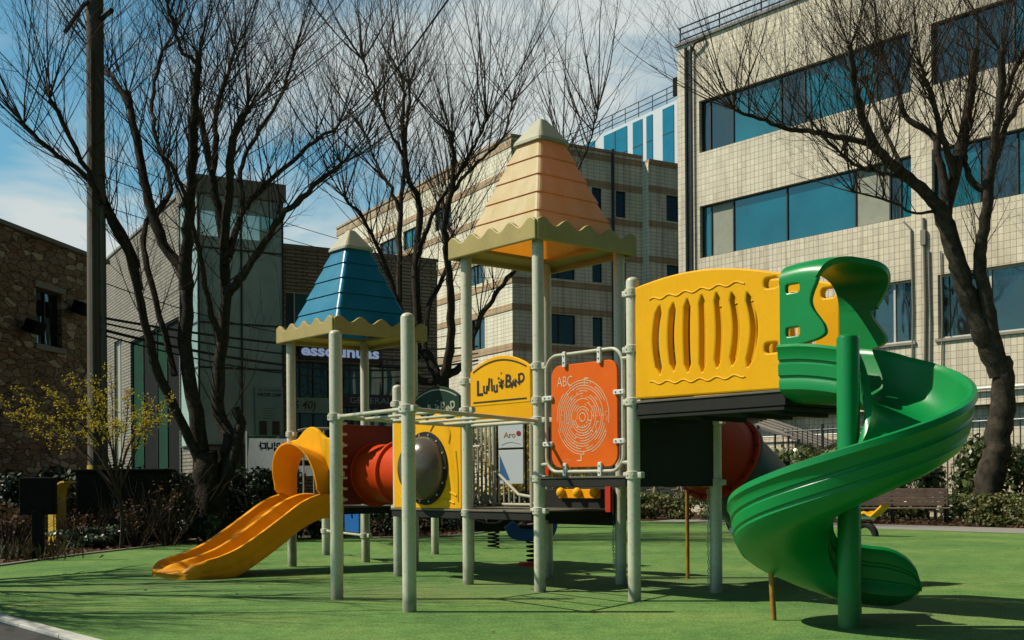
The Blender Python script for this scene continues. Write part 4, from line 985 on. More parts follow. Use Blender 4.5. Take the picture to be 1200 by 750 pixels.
cable(P(365, 195, 37.5), P(560, -50, 22.0), 0.25, 0.022, 'single black cable slanting up across the sky between the bare trees', None)
for k, (a, b) in enumerate(((180, 310), (205, 322), (240, 330))):
    cable(P(116, a, 24.4), P(640 + 10 * k, b, 57.0), 0.9, 0.010, 'thin grey cable stretched high behind the bare trees to the cream block', 'thin cables to the cream block')
oW, dW = (P(0, 567, 29.0).x - 0.45, 29.0), (0.15, 0.99)
# stone wall floodlight things
for px, py, lab in ((26, 384, 'black floodlight tilted left on the stone wall'), (82, 362, 'black box floodlight right of the small window on the stone wall')):
    s_w, _z = onface(px, py, oW, dW); p = P(px, py, oW[1] + s_w * dW[1]) + V((0.36, -0.05, 0))
    fl = thing('floodlight', lab, 'floodlight', p)
    mb = MB(); mb.box((-0.16, -0.34, -0.18), (0.16, 0.34, 0.18), Matrix.Translation(p) @ Matrix.Rotation(0.3, 4, 'Y'), 0.02); mb.build('housing', M_['cabinet'], fl)
    mb = MB(); mb.tube([p, p + V((-0.36, 0.05, 0.0))], 0.03, 6); mb.build('arm', M_['cabinet'], fl)

# banner on two posts
b0, b1 = P(289, 510, 28.0), P(392, 511, 29.4)
bz0, bz1 = P(289, 556, 28.0).z, b0.z
bu = V((b1.x - b0.x, b1.y - b0.y, 0)); bw = bu.length; bu.normalize(); base = V((b0.x, b0.y, 0))
ban = thing('banner', 'white fabric banner with navy and red lettering seen from behind, between two posts', 'banner', base)
fB_ = frame(base, bu, UP)
mb = MB(); nx, nz_ = 30, 8; vs, fs = [], []
def bw_(x, z): return 0.03 * sin(x * 3.1) + 0.02 * sin(x * 7 + z * 3)
for j in range(nz_ + 1):
    for i in range(nx + 1):
        x, z = bw * i / nx, bz0 + (bz1 - bz0) * j / nz_; vs.append(fB_ @ V((x, z - 0.05 * sin(pi * i / nx) * (1 if j == 0 else 0.6), bw_(x, z))))
for j in range(nz_):
    for i in range(nx): a = j * (nx + 1) + i; fs.append([a, a + 1, a + nx + 2, a + nx + 1])
mb.add(vs, fs, True); mb.build('cloth', M_['banner'], ban)
def on_banner(mb2, name, m):
    mb2.v = [fB_ @ V((p.x, p.y, bw_(p.x, p.y) + 0.012 + p.z)) for p in mb2.v]; mb2.build(name, m, ban)
zt = bz1 - 0.29; hh = 0.215
t = MB()
for ch, x in (('입', 0.79), ('니', 0.59), ('다', 0.40)): text(t, ch, hh * 1.05, Matrix.Translation((x, zt, 0)) @ Matrix.Diagonal((-1, 1, 1, 1)), 0.001, bold=0.012)
on_banner(t, 'lettering', M_['navy'])
t = MB()
for ch, x in (('역', 1.02), ('구', 1.24), ('연', 1.45), ('금', 1.66)): text(t, ch, hh * 1.05, Matrix.Translation((x, zt, 0)) @ Matrix.Diagonal((-1, 1, 1, 1)), 0.001, bold=0.012)
on_banner(t, 'lettering', M_['redink'])
t = MB(); I4 = Matrix.Identity(4); plate(t, [(0.02, bz1 - 0.07), (0.75, bz1 - 0.07), (0.85, bz1 - 0.01), (0.02, bz1 - 0.01)], [], 0.002, I4); on_banner(t, 'top_band', M_['bandgreen'])
t = MB(); plate(t, [(0.77, bz1 - 0.07), (bw - 0.02, bz1 - 0.07), (bw - 0.02, bz1 - 0.01), (0.87, bz1 - 0.01)], [], 0.002, I4); on_banner(t, 'top_band', M_['bandblue'])
t = MB(); plate(t, rrect(0.75, bz0 + 0.22, 1.75, bz0 + 0.36, 0.06), [], 0.002, I4); on_banner(t, 'bottom_strip', M_['dkgreen'])
t = MB(); text(t, 'OVU', 0.12, Matrix.Translation((0.98, bz0 + 0.29, 0.003)) @ Matrix.Diagonal((-1, 1, 1, 1)), 0.001, bold=0.003); on_banner(t, 'strip_print', M_['white'])
for x in (0, bw):
    mb = MB(); mb.tube([fB_ @ V((x, 0, 0)), fB_ @ V((x, bz1 + 0.1, 0))], 0.02, 8); mb.build('post', M_['white'], ban)

# white map boards behind the stairs
pb = P(599, 567, 31.0); pb.z = 0
mbd = thing('map_board', 'white double poster board on posts behind the stair rails', 'information board', pb)
fM = frame(pb, V((0.80, -0.60, 0)) * 1.12, UP)
mb = MB(); mb.box((-0.36, 2.18, -0.02), (0.38, 2.98, 0.02), fM, 0.006); u_ = mb.build('poster', M_['whiteclad'], mbd)
mb = MB()
mb.tube(crom([fM @ V(p) for p in ((-0.28, 2.26, 0.022), (0.0, 2.33, 0.022), (0.3, 2.27, 0.022))], 5), 0.006, 4); mb.build('squiggle', M_['ylsteel'], u_); mb = MB()
text(mb, 'Aro', 0.22, fM @ Matrix.Translation((-0.02, 2.52, 0.022)), 0.002, bold=0.003); mb.build('lettering', M_['ylsteel'], u_)
mb = MB(); plate(mb, circle(0.25, 2.56, 0.07, 14), [], 0.004, fM, off=0.023); mb.build('dot', M_['redink'], u_)
mb = MB(); mb.box((-0.36, 1.20, -0.02), (0.38, 2.12, 0.02), fM, 0.006); u_ = mb.build('poster', M_['whiteclad'], mbd)
mb = MB()
mb.add([fM @ V(p) for p in ((-0.33, 1.3, 0.023), (-0.02, 1.3, 0.023), (-0.33, 2.0, 0.023))], [[0, 1, 2]]); mb.build('print', M_['bandblue'], u_)
mb = MB()
for x in (-0.42, 0.44): mb.tube([fM @ V((x, 0, 0)), fM @ V((x, 3.02, 0))], 0.03, 8)
mb.box((-0.4, 2.13, -0.015), (0.42, 2.17, 0.015), fM); mb.build('frame', M_['stripe'], mbd)

# tree stakes at the far edge
for k, px in enumerate((768, 797)):
    c = P(px, 567, 38.5 + k); c.z = 0
    st = thing('tree_stake', 'pale wooden stake tripod %s of the two beyond the turf' % ('left' if k == 0 else 'right'), 'tree support', c, 0, None)
    for j in range(3):
        a = 2 * pi * j / 3 + k; mb = MB(); mb.tube([c + V((0.45 * cos(a), 0.45 * sin(a), 0)), c + V((-0.05 * cos(a), -0.05 * sin(a), 1.35))], 0.035, 6); mb.build('pole', M_['stake'], st)
    mb = MB(); mb.tube([c + V((-0.3, 0, 0.95)), c + V((0.3, 0, 1.0))], 0.03, 6); mb.build('crossbar', M_['stake'], st)

# ------------------------------------------------------------------ buildings
def bldg(name, label, o, d):
    return thing(name, label, 'building', V((o[0], o[1], 0)), atan2(d[1], d[0]))
FR = frame((0, 0, 0), (1, 0, 0), (0, 0, 1))                 # front face in local axes: x along, normal -y
FL = frame((0, 0, 0), (0, -1, 0), (0, 0, 1))                # left face: x = -y
def rect(x0, z0, x1, z1): return [(x0, z0), (x1, z0), (x1, z1), (x0, z1)]
WR = random.Random(3)
M_['blind'] = mat('window_blind', (0.55, 0.55, 0.48), rough=0.8)
def window(root, M, x0, x1, z0, z1, panes, fm, depth=0.22, fw=0.05, sill=None):
    """panes: list of (fraction width, material)"""
    f = MB()
    plate(f, rect(x0 + 0.003, z0 + 0.003, x1 - 0.003, z1 - 0.003), [], 0.02, M, 0, off=-depth - 0.05)
    tot = sum(p[0] for p in panes); x = x0; g = []
    holes = []
    for wd, m in panes:
        xe = x + (x1 - x0) * wd / tot
        hx0, hx1 = x + fw * (1 if x == x0 else 0.5), xe - fw * (1 if abs(xe - x1) < 1e-6 else 0.5)
        holes.append(rect(hx0, z0 + fw, hx1, z1 - fw)); g.append((hx0, hx1, m)); x = xe
    fr_ = MB(); plate(fr_, rect(x0 + 0.002, z0 + 0.002, x1 - 0.002, z1 - 0.002), holes, 0.06, M, 0, off=-depth + 0.03)
    o = fr_.build('window', fm, root, local=True)
    b = f.build('reveal', M_['dark'], o, local=True)
    for hx0, hx1, m in g:
        p = MB(); p.add([M @ V(q) for q in ((hx0 - 0.01, z0 + fw - 0.01, -depth + 0.01), (hx1 + 0.01, z0 + fw - 0.01, -depth + 0.01), (hx1 + 0.01, z1 - fw + 0.01, -depth + 0.01), (hx0 - 0.01, z1 - fw + 0.01, -depth + 0.01))], [[0, 1, 2, 3]])
        p.build('pane', m, o, local=True)
        if hx1 - hx0 > 0.5 and WR.random() < 0.6:
            zl = z1 - (z1 - z0) * WR.uniform(0.15, 0.65); q = MB(); n_ = max(2, int((z1 - zl) / 0.11))
            for k in range(n_):
                za = z1 - fw - (z1 - fw - zl) * (k + 1) / n_; zb2 = z1 - fw - (z1 - fw - zl) * (k + 0.12) / n_
                q.add([M @ V(t) for t in ((hx0, za, -depth - 0.028), (hx1, za, -depth - 0.028), (hx1, zb2, -depth - 0.016), (hx0, zb2, -depth - 0.016))], [[0, 1, 2, 3]])
            q.build('blind', M_['blind'], o, local=True)
    if sill:
        s = MB(); plate(s, rect(x0 - 0.08, z0 - 0.10, x1 + 0.08, z0 - 0.004), [], 0.1, M, 0.01, off=0.02); s.build('sill', sill, o, local=True)
    return o
T, GR, CU, WH = M_['tealglass'], M_['greyglass'], M_['curtain'], M_['framew']

# right cream tiled block
oR, dRb = (6.76, 46.0), (0.6488, -0.7609)
rb = bldg('tiled_building', 'cream tiled building with teal strip windows behind the right tree', oR, dRb)
zs = [(14.2, 16.25), (10.05, 12.1), (5.85, 7.95)]
xa0, xa1 = 1.12, onface(1068, 240, oR, dRb)[0]
xb0, xb1 = onface(1092, 200, oR, dRb)[0], 22.0
xc0 = onface(1018, 380, oR, dRb)[0]; xd0 = onface(1099, 360, oR, dRb)[0]
holes = [rect(xa0, *[zs[0][0]], xa1, zs[0][1]), rect(xa0, zs[1][0], xa1, zs[1][1]), rect(xb0, zs[0][0], xb1, zs[0][1]), rect(xb0, zs[1][0], xb1, zs[1][1]),
         rect(xc0, zs[2][0], onface(1071, 380, oR, dRb)[0], zs[2][1]), rect(xd0, zs[2][0], 21.0, zs[2][1]), rect(xa0 + 0.2, zs[2][0], xa0 + 3.6, zs[2][1])]
mb = MB(); plate(mb, rect(0, 3.62, 30, 18.7), holes, 0.4, FR, 0, off=-0.2)
mb.build('wall', M_['tileR'], rb, local=True)
mb = MB(); mb.box((0.05, 0.72, 0), (30, 12, 18.5)); mb.box((0.02, 0.402, 3.62), (30, 0.715, 3.9)); mb.box((0.02, 0.402, 16.6), (30, 0.715, 18.5)); mb.build('body', M_['concdark'], rb, local=True)
mb = MB(); plate(mb, rect(0.02, 0, 30, 3.60), [], 0.2, FR, 0, off=-0.55); mb.build('lower_wall', M_['tileR'], rb, local=True)
mb = MB(); mb.box((-0.06, -0.09, 18.702), (30, 0.5, 18.80)); mb.build('coping', M_['concdark'], rb, local=True)
mb = MB()
for z in (19.0, 19.25, 19.5): mb.tube([(0, 0.15, z), (30, 0.15, z)], 0.03, 6)
for k in range(16): mb.tube([(0.05 + 2 * k, 0.15, 18.8), (0.05 + 2 * k, 0.15, 19.5)], 0.03, 6)
mb.build('railing', M_['bolt'], rb, local=True)
window(rb, FR, xa0, xa1, *zs[0], [(0.5, GR), (1.3, GR), (2.6, T), (1.2, GR), (3.4, T), (1.6, GR)], M_['frame'])
window(rb, FR, xa0, xa1, *zs[1], [(0.45, T), (1.1, CU), (2.5, T), (2.9, T), (1.35, CU), (0.4, GR), (0.5, T)], M_['frame'])
window(rb, FR, xb0, xb1, *zs[0], [(1.2, GR), (1.0, GR), (1.6, T), (1.6, T), (1.6, T), (2, GR)], M_['frame'])
window(rb, FR, xb0, xb1, *zs[1], [(1.3, T), (1.0, GR), (1.6, T), (1.6, T), (1.6, T), (2, GR)], M_['frame'])
window(rb, FR, xc0, onface(1071, 380, oR, dRb)[0], *zs[2], [(1, GR), (0.9, GR)], WH, fw=0.07, sill=M_['stonetrim'])
window(rb, FR, xd0, 21.0, *zs[2], [(1.2, GR), (1.6, GR), (1.1, GR), (1.5, GR), (1.5, GR)], WH, fw=0.07, sill=M_['stonetrim'])
window(rb, FR, xa0 + 0.2, xa0 + 3.6, *zs[2], [(1, GR), (1, GR)], WH, fw=0.07)
mb = MB()
for x, r in ((0.55, 0.07), (0.82, 0.045)): mb.tube([(x, -0.10, 0.5), (x, -0.10, 18.5)], r, 8)
mb.tube([(0.82, -0.1, 18.2), (1.1, -0.2, 18.5), (1.5, -0.1, 18.6)], 0.05, 6)
mb.build('drainpipe', M_['bolt'], rb, local=True)
xq = onface(1080, 300, oR, dRb)[0]
mb = MB()
for dx, z0_, z1_, r in ((-0.35, 4.2, 9.6, 0.03), (0.1, 4.0, 9.9, 0.045), (0.28, 4.0, 8.8, 0.03), (0.7, 4.4, 8.7, 0.025)):
    mb.tube([(xq + dx, -0.05, z0_), (xq + dx + 0.05, -0.05, (z0_ + z1_) / 2), (xq + dx, -0.05, z1_)], r, 6)
mb.tube([(xq - 0.35, -0.05, 9.6), (xq - 0.6, -0.07, 9.9)], 0.03, 6); mb.box((xq + 0.02, -0.12, 9.0), (xq + 0.2, -0.01, 9.5)); mb.build('conduit', M_['concdark'], rb, local=True)
mb = MB(); mb.tube([(12.2, -0.12, 4.12), (26, -0.12, 4.12)], 0.06, 8); mb.tube([(0.2, 0.3, 2.9), (9.2, 0.3, 2.9)], 0.03, 6); mb.build('pipe', M_['white'], rb, local=True)

# grey sloping canopy behind the tube slide
cpo = P(925, 567, 41.2)
cn = thing('ramp_canopy', 'grey sloping canopy roof beside the tiled building', 'canopy', V((cpo.x, cpo.y, 0)))
pa, pb_ = P(884, 497, 41.2), P(965, 524, 40.0); off = V((0.9, 1.2, 0.25))
mb = MB(); mb.add([pa, pb_, pb_ + off, pa + off, pa - UP * 0.1, pb_ - UP * 0.1, pb_ + off - UP * 0.1, pa + off - UP * 0.1], [[0, 1, 2, 3], [4, 5, 6, 7], [0, 1, 5, 4], [2, 3, 7, 6], [1, 2, 6, 5], [0, 3, 7, 4]])
pl = pb_ - pa
for k in range(1, 4): mb.tube([pa + off * (k / 4) + UP * 0.02, pb_ + off * (k / 4) + UP * 0.02], 0.04, 6)
mb.build('roof', M_['concdark'], cn)
mb = MB()
for t in (0.05, 0.5, 0.95): q = pa.lerp(pb_, t); mb.tube([V((q.x, q.y, 0)), q], 0.04, 6); q = q + off; mb.tube([V((q.x, q.y, 0)), q], 0.04, 6)
mb.build('post', M_['bolt'], cn)

# centre cream block
oC, dC = (P(602, 567, 60).x, 60.0), (0.866, 0.5)
cb = bldg('cream_apartment_block', 'cream tiled block with brown bands behind the orange roof', oC, dC)
dCl = (-0.5, 0.866)
topC = onface(700, 177, oC, dC)[1]
def fx(px, py): return onface(px, py, oC, dC)
def lx(px, py): s, z = onface(px, py, oC, dCl); return -s, z
rows = [(fx(699, 251)[1], fx(699, 220)[1]), (fx(701, 331)[1], fx(701, 304)[1]), (fx(703, 406)[1], fx(703, 372)[1])]
cols = [(636, 674), (694, 706), (722, 734)]
jx = fx(752, 190)[0]
holes = []; wins = []
for r_, (z0_, z1_) in enumerate(rows):
    for (p0, p1) in cols:
        x0, x1 = fx(p0, 300)[0], fx(p1, 300)[0]
        holes.append(rect(x0, z0_, x1, z1_)); wins.append((x0, x1, z0_, z1_))
mb = MB(); plate(mb, rect(0, 0, jx, topC), holes, 0.35, FR, 0, off=-0.175); mb.build('wall', M_['tileC'], cb, local=True)
for x0, x1, z0_, z1_ in wins: window(cb, FR, x0, x1, z0_, z1_, [(1, GR), (1, GR)] if x1 - x0 > 1 else [(1, GR)], M_['frame'], 0.15)
FR2 = frame((0, -0.6, 0), (1, 0, 0), (0, 0, 1)); holes = []; wins = []
for r_, (z0_, z1_) in enumerate(rows):
    x0, x1 = fx(777, 300)[0] - 0.2, fx(803, 300)[0]
    holes.append(rect(x0, z0_, x1, z1_)); wins.append((x0, x1, z0_, z1_))
mb = MB(); plate(mb, rect(jx, 0, jx + 14, topC - 0.35), holes, 0.35, FR2, 0, off=-0.175); mb.box((jx + 0.0, -0.6 + 0.352, 0), (jx + 0.3, 0.2, topC - 0.36)); mb.build('wall', M_['tileC'], cb, local=True)
for x0, x1, z0_, z1_ in wins: window(cb, FR2, x0, x1, z0_, z1_, [(1, GR), (1, GR)], M_['frame'], 0.15)
lw = [(510, 528, 237, 268, GR), (473, 489, 268, 320, T), (445, 470, 280, 322, GR), (548, 567, 311, 334, GR), (552, 568, 374, 410, GR), (478, 492, 372, 410, GR), (425, 445, 380, 420, GR)]
holes = []; wins = []
for p0, p1, y0, y1, m in lw:
    xa, za = lx(p0, y1); xb, zb_ = lx(p1, y0); z1_ = lx((p0 + p1) / 2, y0)[1]; z0_ = lx((p0 + p1) / 2, y1)[1]
    holes.append(rect(xa, z0_, xb, z1_)); wins.append((xa, xb, z0_, z1_, m))
Lend = lx(395, 300)[0]
mb = MB(); plate(mb, rect(Lend, 0, -0.36, topC), holes, 0.35, FL, 0, off=-0.175); mb.build('wall', M_['tileC'], cb, local=True)
for x0, x1, z0_, z1_, m in wins: window(cb, FL, x0, x1, z0_, z1_, [(1, m), (1, m)], M_['frame'], 0.15)
mb = MB(); mb.box((0.7, 0.7, 0), (jx + 14, -Lend, topC - 0.2)); mb.build('body', M_['dark'], cb, local=True)
mb = MB()
zb0 = rows[2][0] - 0.1
bands = [topC - 0.5] + [rows[i][1] + 0.05 for i in range(3)] + [rows[i][0] - 0.45 for i in range(3)] + [rows[2][0] - 3.4, rows[2][0] - 6.3]
for zb_ in bands:
    for (a0, a1, yo) in ((0, jx - 0.005, 0), (jx, jx + 14, -0.6)):
        mb.box((a0, yo - 0.04, zb_), (a1, yo - 0.002, zb_ + 0.34))
    mb.box((-0.04, -0.04, zb_), (-0.002, -Lend, zb_ + 0.34))
mb.build('brown_band', M_['brownband'], cb, local=True)
mb = MB(); mb.box((-0.08, -0.08, topC + 0.002), (jx, 0.6, topC + 0.14)); mb.box((-0.08, 0.601, topC + 0.002), (0.5, -Lend, topC + 0.14)); mb.box((jx + 0.003, -0.68, topC - 0.348), (jx + 14, -0.1, topC - 0.2)); mb.build('coping', M_['brownband'], cb, local=True)
mb = MB(); xd = fx(717, 250)[0]; mb.tube([(xd, -0.12, 2), (xd, -0.12, topC + 0.2)], 0.09, 8); mb.build('drainpipe', M_['bolt'], cb, local=True)
for k, (px, py, w_, h_) in enumerate(((481, 348, 1.1, 0.8), (497, 330, 1.0, 1.3))):
    x, z = lx(px, py); mb = MB(); mb.box((-0.75, -x - w_ / 2, z - h_ / 2), (-0.05, -x + w_ / 2, z + h_ / 2), None, 0.03); ac_ = mb.build('air_conditioner', M_['white'] if k == 0 else M_['concdark'], cb, local=True)
    mb = MB(); mb.lathe(V((-0.753, -x, z)), V((-1, 0, 0)), [(0.32, 0), (0.34, 0.02), (0.30, 0.03), (0.05, 0.015), (0.002, 0.02)], 18); mb.build('fan_grille', M_['stripe'], ac_, local=True)

# white and blue striped tower beyond
oS, dS_ = (P(806, 567, 96).x, 96.0), (-0.513, 0.859)
stw = bldg('striped_office_tower', 'white office tower with blue glass stripes beyond the cream block', oS, (-dS_[0], -dS_[1]))
def sx_(px, py=150): s, z = onface(px, py, oS, dS_); return -s, z
topS = sx_(795, 116)[1]
mb = MB(); mb.box((-45, 0, 0), (6, 20, topS)); mb.build('wall', M_['whiteclad'], stw, local=True)
for p0, p1 in ((630, 648), (655, 672), (682, 697), (708, 735), (742, 753), (758, 765), (777, 790), (800, 812)):
    x0, x1 = sx_(p0)[0], sx_(p1)[0]
    mb = MB(); mb.box((x0, -0.06, 3), (x1, -0.004, topS - 0.3)); w_ = mb.build('window', M_['bluew'], stw, local=True)
    mb = MB()
    for z in [topS - 2.6 - 3.0 * i for i in range(9)]: mb.box((x0, -0.075, z), (x1, -0.062, z + 0.08))
    if x1 - x0 > 2: mb.box(((x0 + x1) / 2 - 0.04, -0.09, 3), ((x0 + x1) / 2 + 0.04, -0.077, topS - 0.35))
    mb.build('mullion', M_['frame'], w_, local=True)
mb = MB()
for z in (0.5, 1.0, 1.5): mb.tube([(-45, 0.3, topS + z), (6, 0.3, topS + z)], 0.04, 6)
for k in range(26): mb.tube([(-44.8 + 2 * k, 0.3, topS), (-44.8 + 2 * k, 0.3, topS + 1.5)], 0.04, 6)
mb.build('railing', M_['bolt'], stw, local=True)
mb = MB(); mb.box((-1.5, -0.1, topS + 0.4), (0.6, 0.1, topS + 1.9)); mb.build('roof_sign', M_['stripe'], stw, local=True)

# thin-brick shop building with the glass stair tower
oG, dG = (P(226, 567, 42.5).x, 42.5), (0.866, 0.5)
gb = bldg('brick_shop_building', 'thin brick shop building with illuminated sign behind the blue roof', oG, dG)
dGl = (-0.5, 0.866)
def gx(px, py): return onface(px, py, oG, dG)
def gl(px, py): s, z = onface(px, py, oG, dGl); return -s, z
topG = gx(332, 289)[1]; topL = gl(224, 217)[1]; xe = gx(512, 330)[0]
w1 = (gx(334, 0)[0], gx(384, 0)[0], gx(358, 465)[1] - 0.0, gx(358, 424)[1])
w2 = (gx(398, 0)[0], gx(476, 0)[0], gx(430, 462)[1], gx(430, 428)[1])
w3 = (gx(332, 0)[0], gx(372, 0)[0], gx(350, 388)[1], gx(350, 342)[1])
w4 = (gx(398, 0)[0], gx(440, 0)[0], gx(420, 390)[1], gx(420, 345)[1])
mb = MB(); plate(mb, rect(0.36, 0, xe, topG), [rect(w1[0], 1.6, w1[1], w1[3]), rect(w2[0], 1.6, w2[1], w2[3]), rect(w3[0], w3[2], w3[1], w3[3]), rect(w4[0], w4[2], w4[1], w4[3])], 0.35, FR, 0, off=-0.175)
mb.build('wall', M_['thinbrick'], gb, local=True)
for a, b, z0_, z1_ in ((w1[0], w1[1], 1.6, w1[3]), (w2[0], w2[1], 1.6, w2[3])): window(gb, FR, a, b, z0_, z1_, [(1, GR), (1, GR), (1.2, GR)], M_['frame'], 0.18)
window(gb, FR, *w3, [(0.4, GR), (1, T)], WH, 0.18); window(gb, FR, *w4, [(1, GR), (1, T)], WH, 0.18)
Lg = gl(118, 310)[0]
lw_ = (gl(150, 0)[0], gl(207, 0)[0], gl(180, 470)[1], gl(180, 386)[1]); lw2 = (gl(131, 0)[0], gl(140, 0)[0], gl(136, 540)[1], gl(136, 400)[1])
mb = MB(); plate(mb, rect(Lg, 0, 0, topL), [rect(*[lw_[0], 0.5], lw_[1], lw_[3]), rect(lw2[0], 0.5, lw2[1], lw2[3])], 0.35, FL, 0, off=-0.175); mb.build('wall', M_['thinbrick'], gb, local=True)
window(gb, FL, lw_[0], lw_[1], 0.5, lw_[3], [(1, M_['dkgreenglass']), (1.2, M_['dark']), (0.8, M_['dkgreenglass']), (1.1, M_['dark'])], M_['frame'], 0.15); window(gb, FL, lw2[0], lw2[1], 0.5, lw2[3], [(1, CU), (1, CU)], WH, 0.15)
mb = MB(); mb.box((0.36, 0.75, 0), (xe, -Lg, topG - 0.15)); mb.build('body', M_['concdark'], gb, local=True)
mb = MB(); mb.box((0.36, -0.06, topG + 0.003), (xe + 0.05, 0.5, topG + 0.12)); mb.box((-0.06, -0.06, topL + 0.003), (0.45, -Lg, topL + 0.12)); mb.build('coping', M_['concdark'], gb, local=True)
mb = MB(); mb.box((w1[0], -0.05, w1[3] + 0.05), (xe, -0.003, w1[3] + 0.20)); mb.build('ledge', M_['stonetrim'], gb, local=True)
# shop sign
sg0, sg1 = gx(349, 0)[0], gx(440, 0)[0]; sz0, sz1 = gx(400, 424)[1], gx(400, 403)[1]
mb = MB(); mb.box((sg0 - 0.1, -0.16, sz0), (sg1 + 0.05, -0.004, sz1), None, 0.02); sgn = mb.build('shop_sign', M_['signnavy'], gb, local=True)
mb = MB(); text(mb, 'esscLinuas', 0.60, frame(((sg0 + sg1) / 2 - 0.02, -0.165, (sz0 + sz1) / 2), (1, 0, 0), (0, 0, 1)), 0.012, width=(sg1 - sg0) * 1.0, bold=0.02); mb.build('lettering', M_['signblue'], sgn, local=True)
mb = MB(); mb.box((sg1 + 0.1, -0.1, sz0 - 0.12), (gx(467, 0)[0], -0.004, sz0 + 0.20)); s2 = mb.build('phone_sign', M_['signnavy'], gb, local=True)
mb = MB(); text(mb, '02-000-0000', 0.22, frame(((sg1 + 0.1 + gx(467, 0)[0]) / 2, -0.103, sz0 + 0.04), (1, 0, 0), (0, 0, 1)), 0.004, width=0.75); mb.build('lettering', M_['pale'], s2, local=True)
tz = gx(435, 470)[1]
mb = MB(); mb.box((w2[0] - 0.02, -0.05, tz - 0.28), (w2[1] + 0.6, -0.004, tz + 0.26)); s3 = mb.build('fascia', M_['signnavy'], gb, local=True)
mb = MB(); text(mb, 'GENERAL OPEN', 0.34, frame(((w2[0] + w2[1]) / 2 + 0.35, -0.053, tz), (1, 0, 0), (0, 0, 1)), 0.004, width=3.0); mb.build('lettering', M_['poster'], s3, local=True)
tz = gx(358, 475)[1]
mb = MB(); mb.box((w1[0] + 0.02, -0.045, tz - 0.30), (w1[1] - 0.02, -0.004, tz + 0.30)); s4 = mb.build('window_sign', M_['poster'], gb, local=True)
mb = MB(); text(mb, 'iS 40)', 0.44, frame(((w1[0] + w1[1]) / 2 - 0.25, -0.049, tz), (1, 0, 0), (0, 0, 1)), 0.003, bold=0.006, shear=0.15); mb.build('lettering', M_['posterink'], s4, local=True)

# glass stair tower, its own volume in front of the corner
oT = (P(234, 567, 40.2).x, 40.2)
gt = thing('glass_stair_tower', 'green glass stair tower with grey slab roof behind the left bare tree', 'stair tower', V((oT[0], oT[1], 0)), atan2(0.5, 0.866))
def tx(px, py): return onface(px, py, oT, dG)
TW = tx(331, 300)[0]; TD = 2.6; zt0 = tx(280, 231)[1]; zt1 = tx(280, 212)[1]; zbase = tx(280, 522)[1]
mb = MB(); mb.box((-0.12, -0.12, zt0), (TW + 0.12, TD, zt1 + 0.05), None, 0.02); mb.build('roof', M_['concdark'], gt, local=True)
levels = [zbase, tx(280, 432)[1], tx(280, 380)[1], tx(280, 300)[1] + 0.2, zt0]
xsT = [0, TW * 0.50, TW]
for i in range(len(levels) - 1):
    for j in range(2):
        mb = MB(); mb.add([(xsT[j] + 0.03, 0, levels[i] + 0.03), (xsT[j + 1] - 0.03, 0, levels[i] + 0.03), (xsT[j + 1] - 0.03, 0, levels[i + 1] - 0.03), (xsT[j] + 0.03, 0, levels[i + 1] - 0.03)], [[0, 1, 2, 3]]); mb.build('pane', M_['towerglass'], gt, local=True)
    for x in (0, TW):
        mb = MB(); mb.add([(x, 0.05, levels[i] + 0.03), (x, TD - 0.05, levels[i] + 0.03), (x, TD - 0.05, levels[i + 1] - 0.03), (x, 0.05, levels[i + 1] - 0.03)], [[0, 1, 2, 3] if x > 0 else [3, 2, 1, 0]]); mb.build('pane', M_['towerglass'], gt, local=True)
mb = MB()
for x in xsT:
    mb.box((x - 0.03, -0.04, 0.0), (x + 0.03, 0.04, zt0 - 0.003))
for x in (0.0, TW): mb.box((x - 0.03, TD - 0.08, 0), (x + 0.03, TD, zt0 - 0.003))
for z in levels[:-1]:
    for j in range(2): mb.box((xsT[j] + 0.032, -0.035, z - 0.03), (xsT[j + 1] - 0.032, 0.035, z + 0.03))
    for x in (0.0, TW): mb.box((x - 0.028, 0.042, z - 0.03), (x + 0.028, TD - 0.082, z + 0.03))
mb.build('frame', M_['frame'], gt, local=True)
mb = MB()
for i, z in enumerate(levels[:-1]):
    mb.box((0.06, 1.3, z - 0.1), (TW - 0.06, TD - 0.1, z + 0.04))
for i in range(3):
    z0_, z1_ = levels[i], levels[i + 1]
    a, b = (0.2, TW - 0.2) if i % 2 else (TW - 0.2, 0.2)
    mb.add([(a, 0.3, z0_), (b, 0.3, z1_ - 0.1), (b, 1.2, z1_ - 0.1), (a, 1.2, z0_), (a, 0.3, z0_ + 0.15), (b, 0.3, z1_ + 0.05), (b, 1.2, z1_ + 0.05), (a, 1.2, z0_ + 0.15)], [[0, 1, 2, 3], [4, 5, 6, 7], [0, 1, 5, 4], [2, 3, 7, 6]])
mb.build('stair', M_['concdark'], gt, local=True)
mb = MB(); mb.box((0.04, 0.05, 0), (TW - 0.04, 0.3, zbase - 0.04)); mb.build('base_wall', M_['concdark'], gt, local=True)
pz1, pz0 = tx(311, 453)[1], tx(311, 540)[1]; px0, px1 = tx(295, 0)[0], tx(328, 0)[0]
mb = MB(); plate(mb, rrect(px0, pz0, px1, pz1, 0.08), [], 0.02, frame((0, -0.06, 0), (1, 0, 0), (0, 0, 1)), 0.004); po = mb.build('poster', M_['poster'], gt, local=True)
mb = MB(); FP = frame((0, -0.073, 0), (1, 0, 0), (0, 0, 1)); pc = (px0 + px1) / 2
text(mb, 'WINTER CAMP', 0.17, FP @ Matrix.Translation((pc, pz1 - 0.31, 0)), 0.002, width=(px1 - px0) * 0.86, bold=0.006)
text(mb, 'VISIT OUR LEARNING', 0.09, FP @ Matrix.Translation((pc, pz1 - 0.14, 0)), 0.002, width=(px1 - px0) * 0.8)
for k in range(5): mb.box((pc - 0.22, -0.076, pz1 - 0.80 - 0.09 * k), (pc + 0.22 - 0.05 * (k % 2), -0.072, pz1 - 0.785 - 0.09 * k))
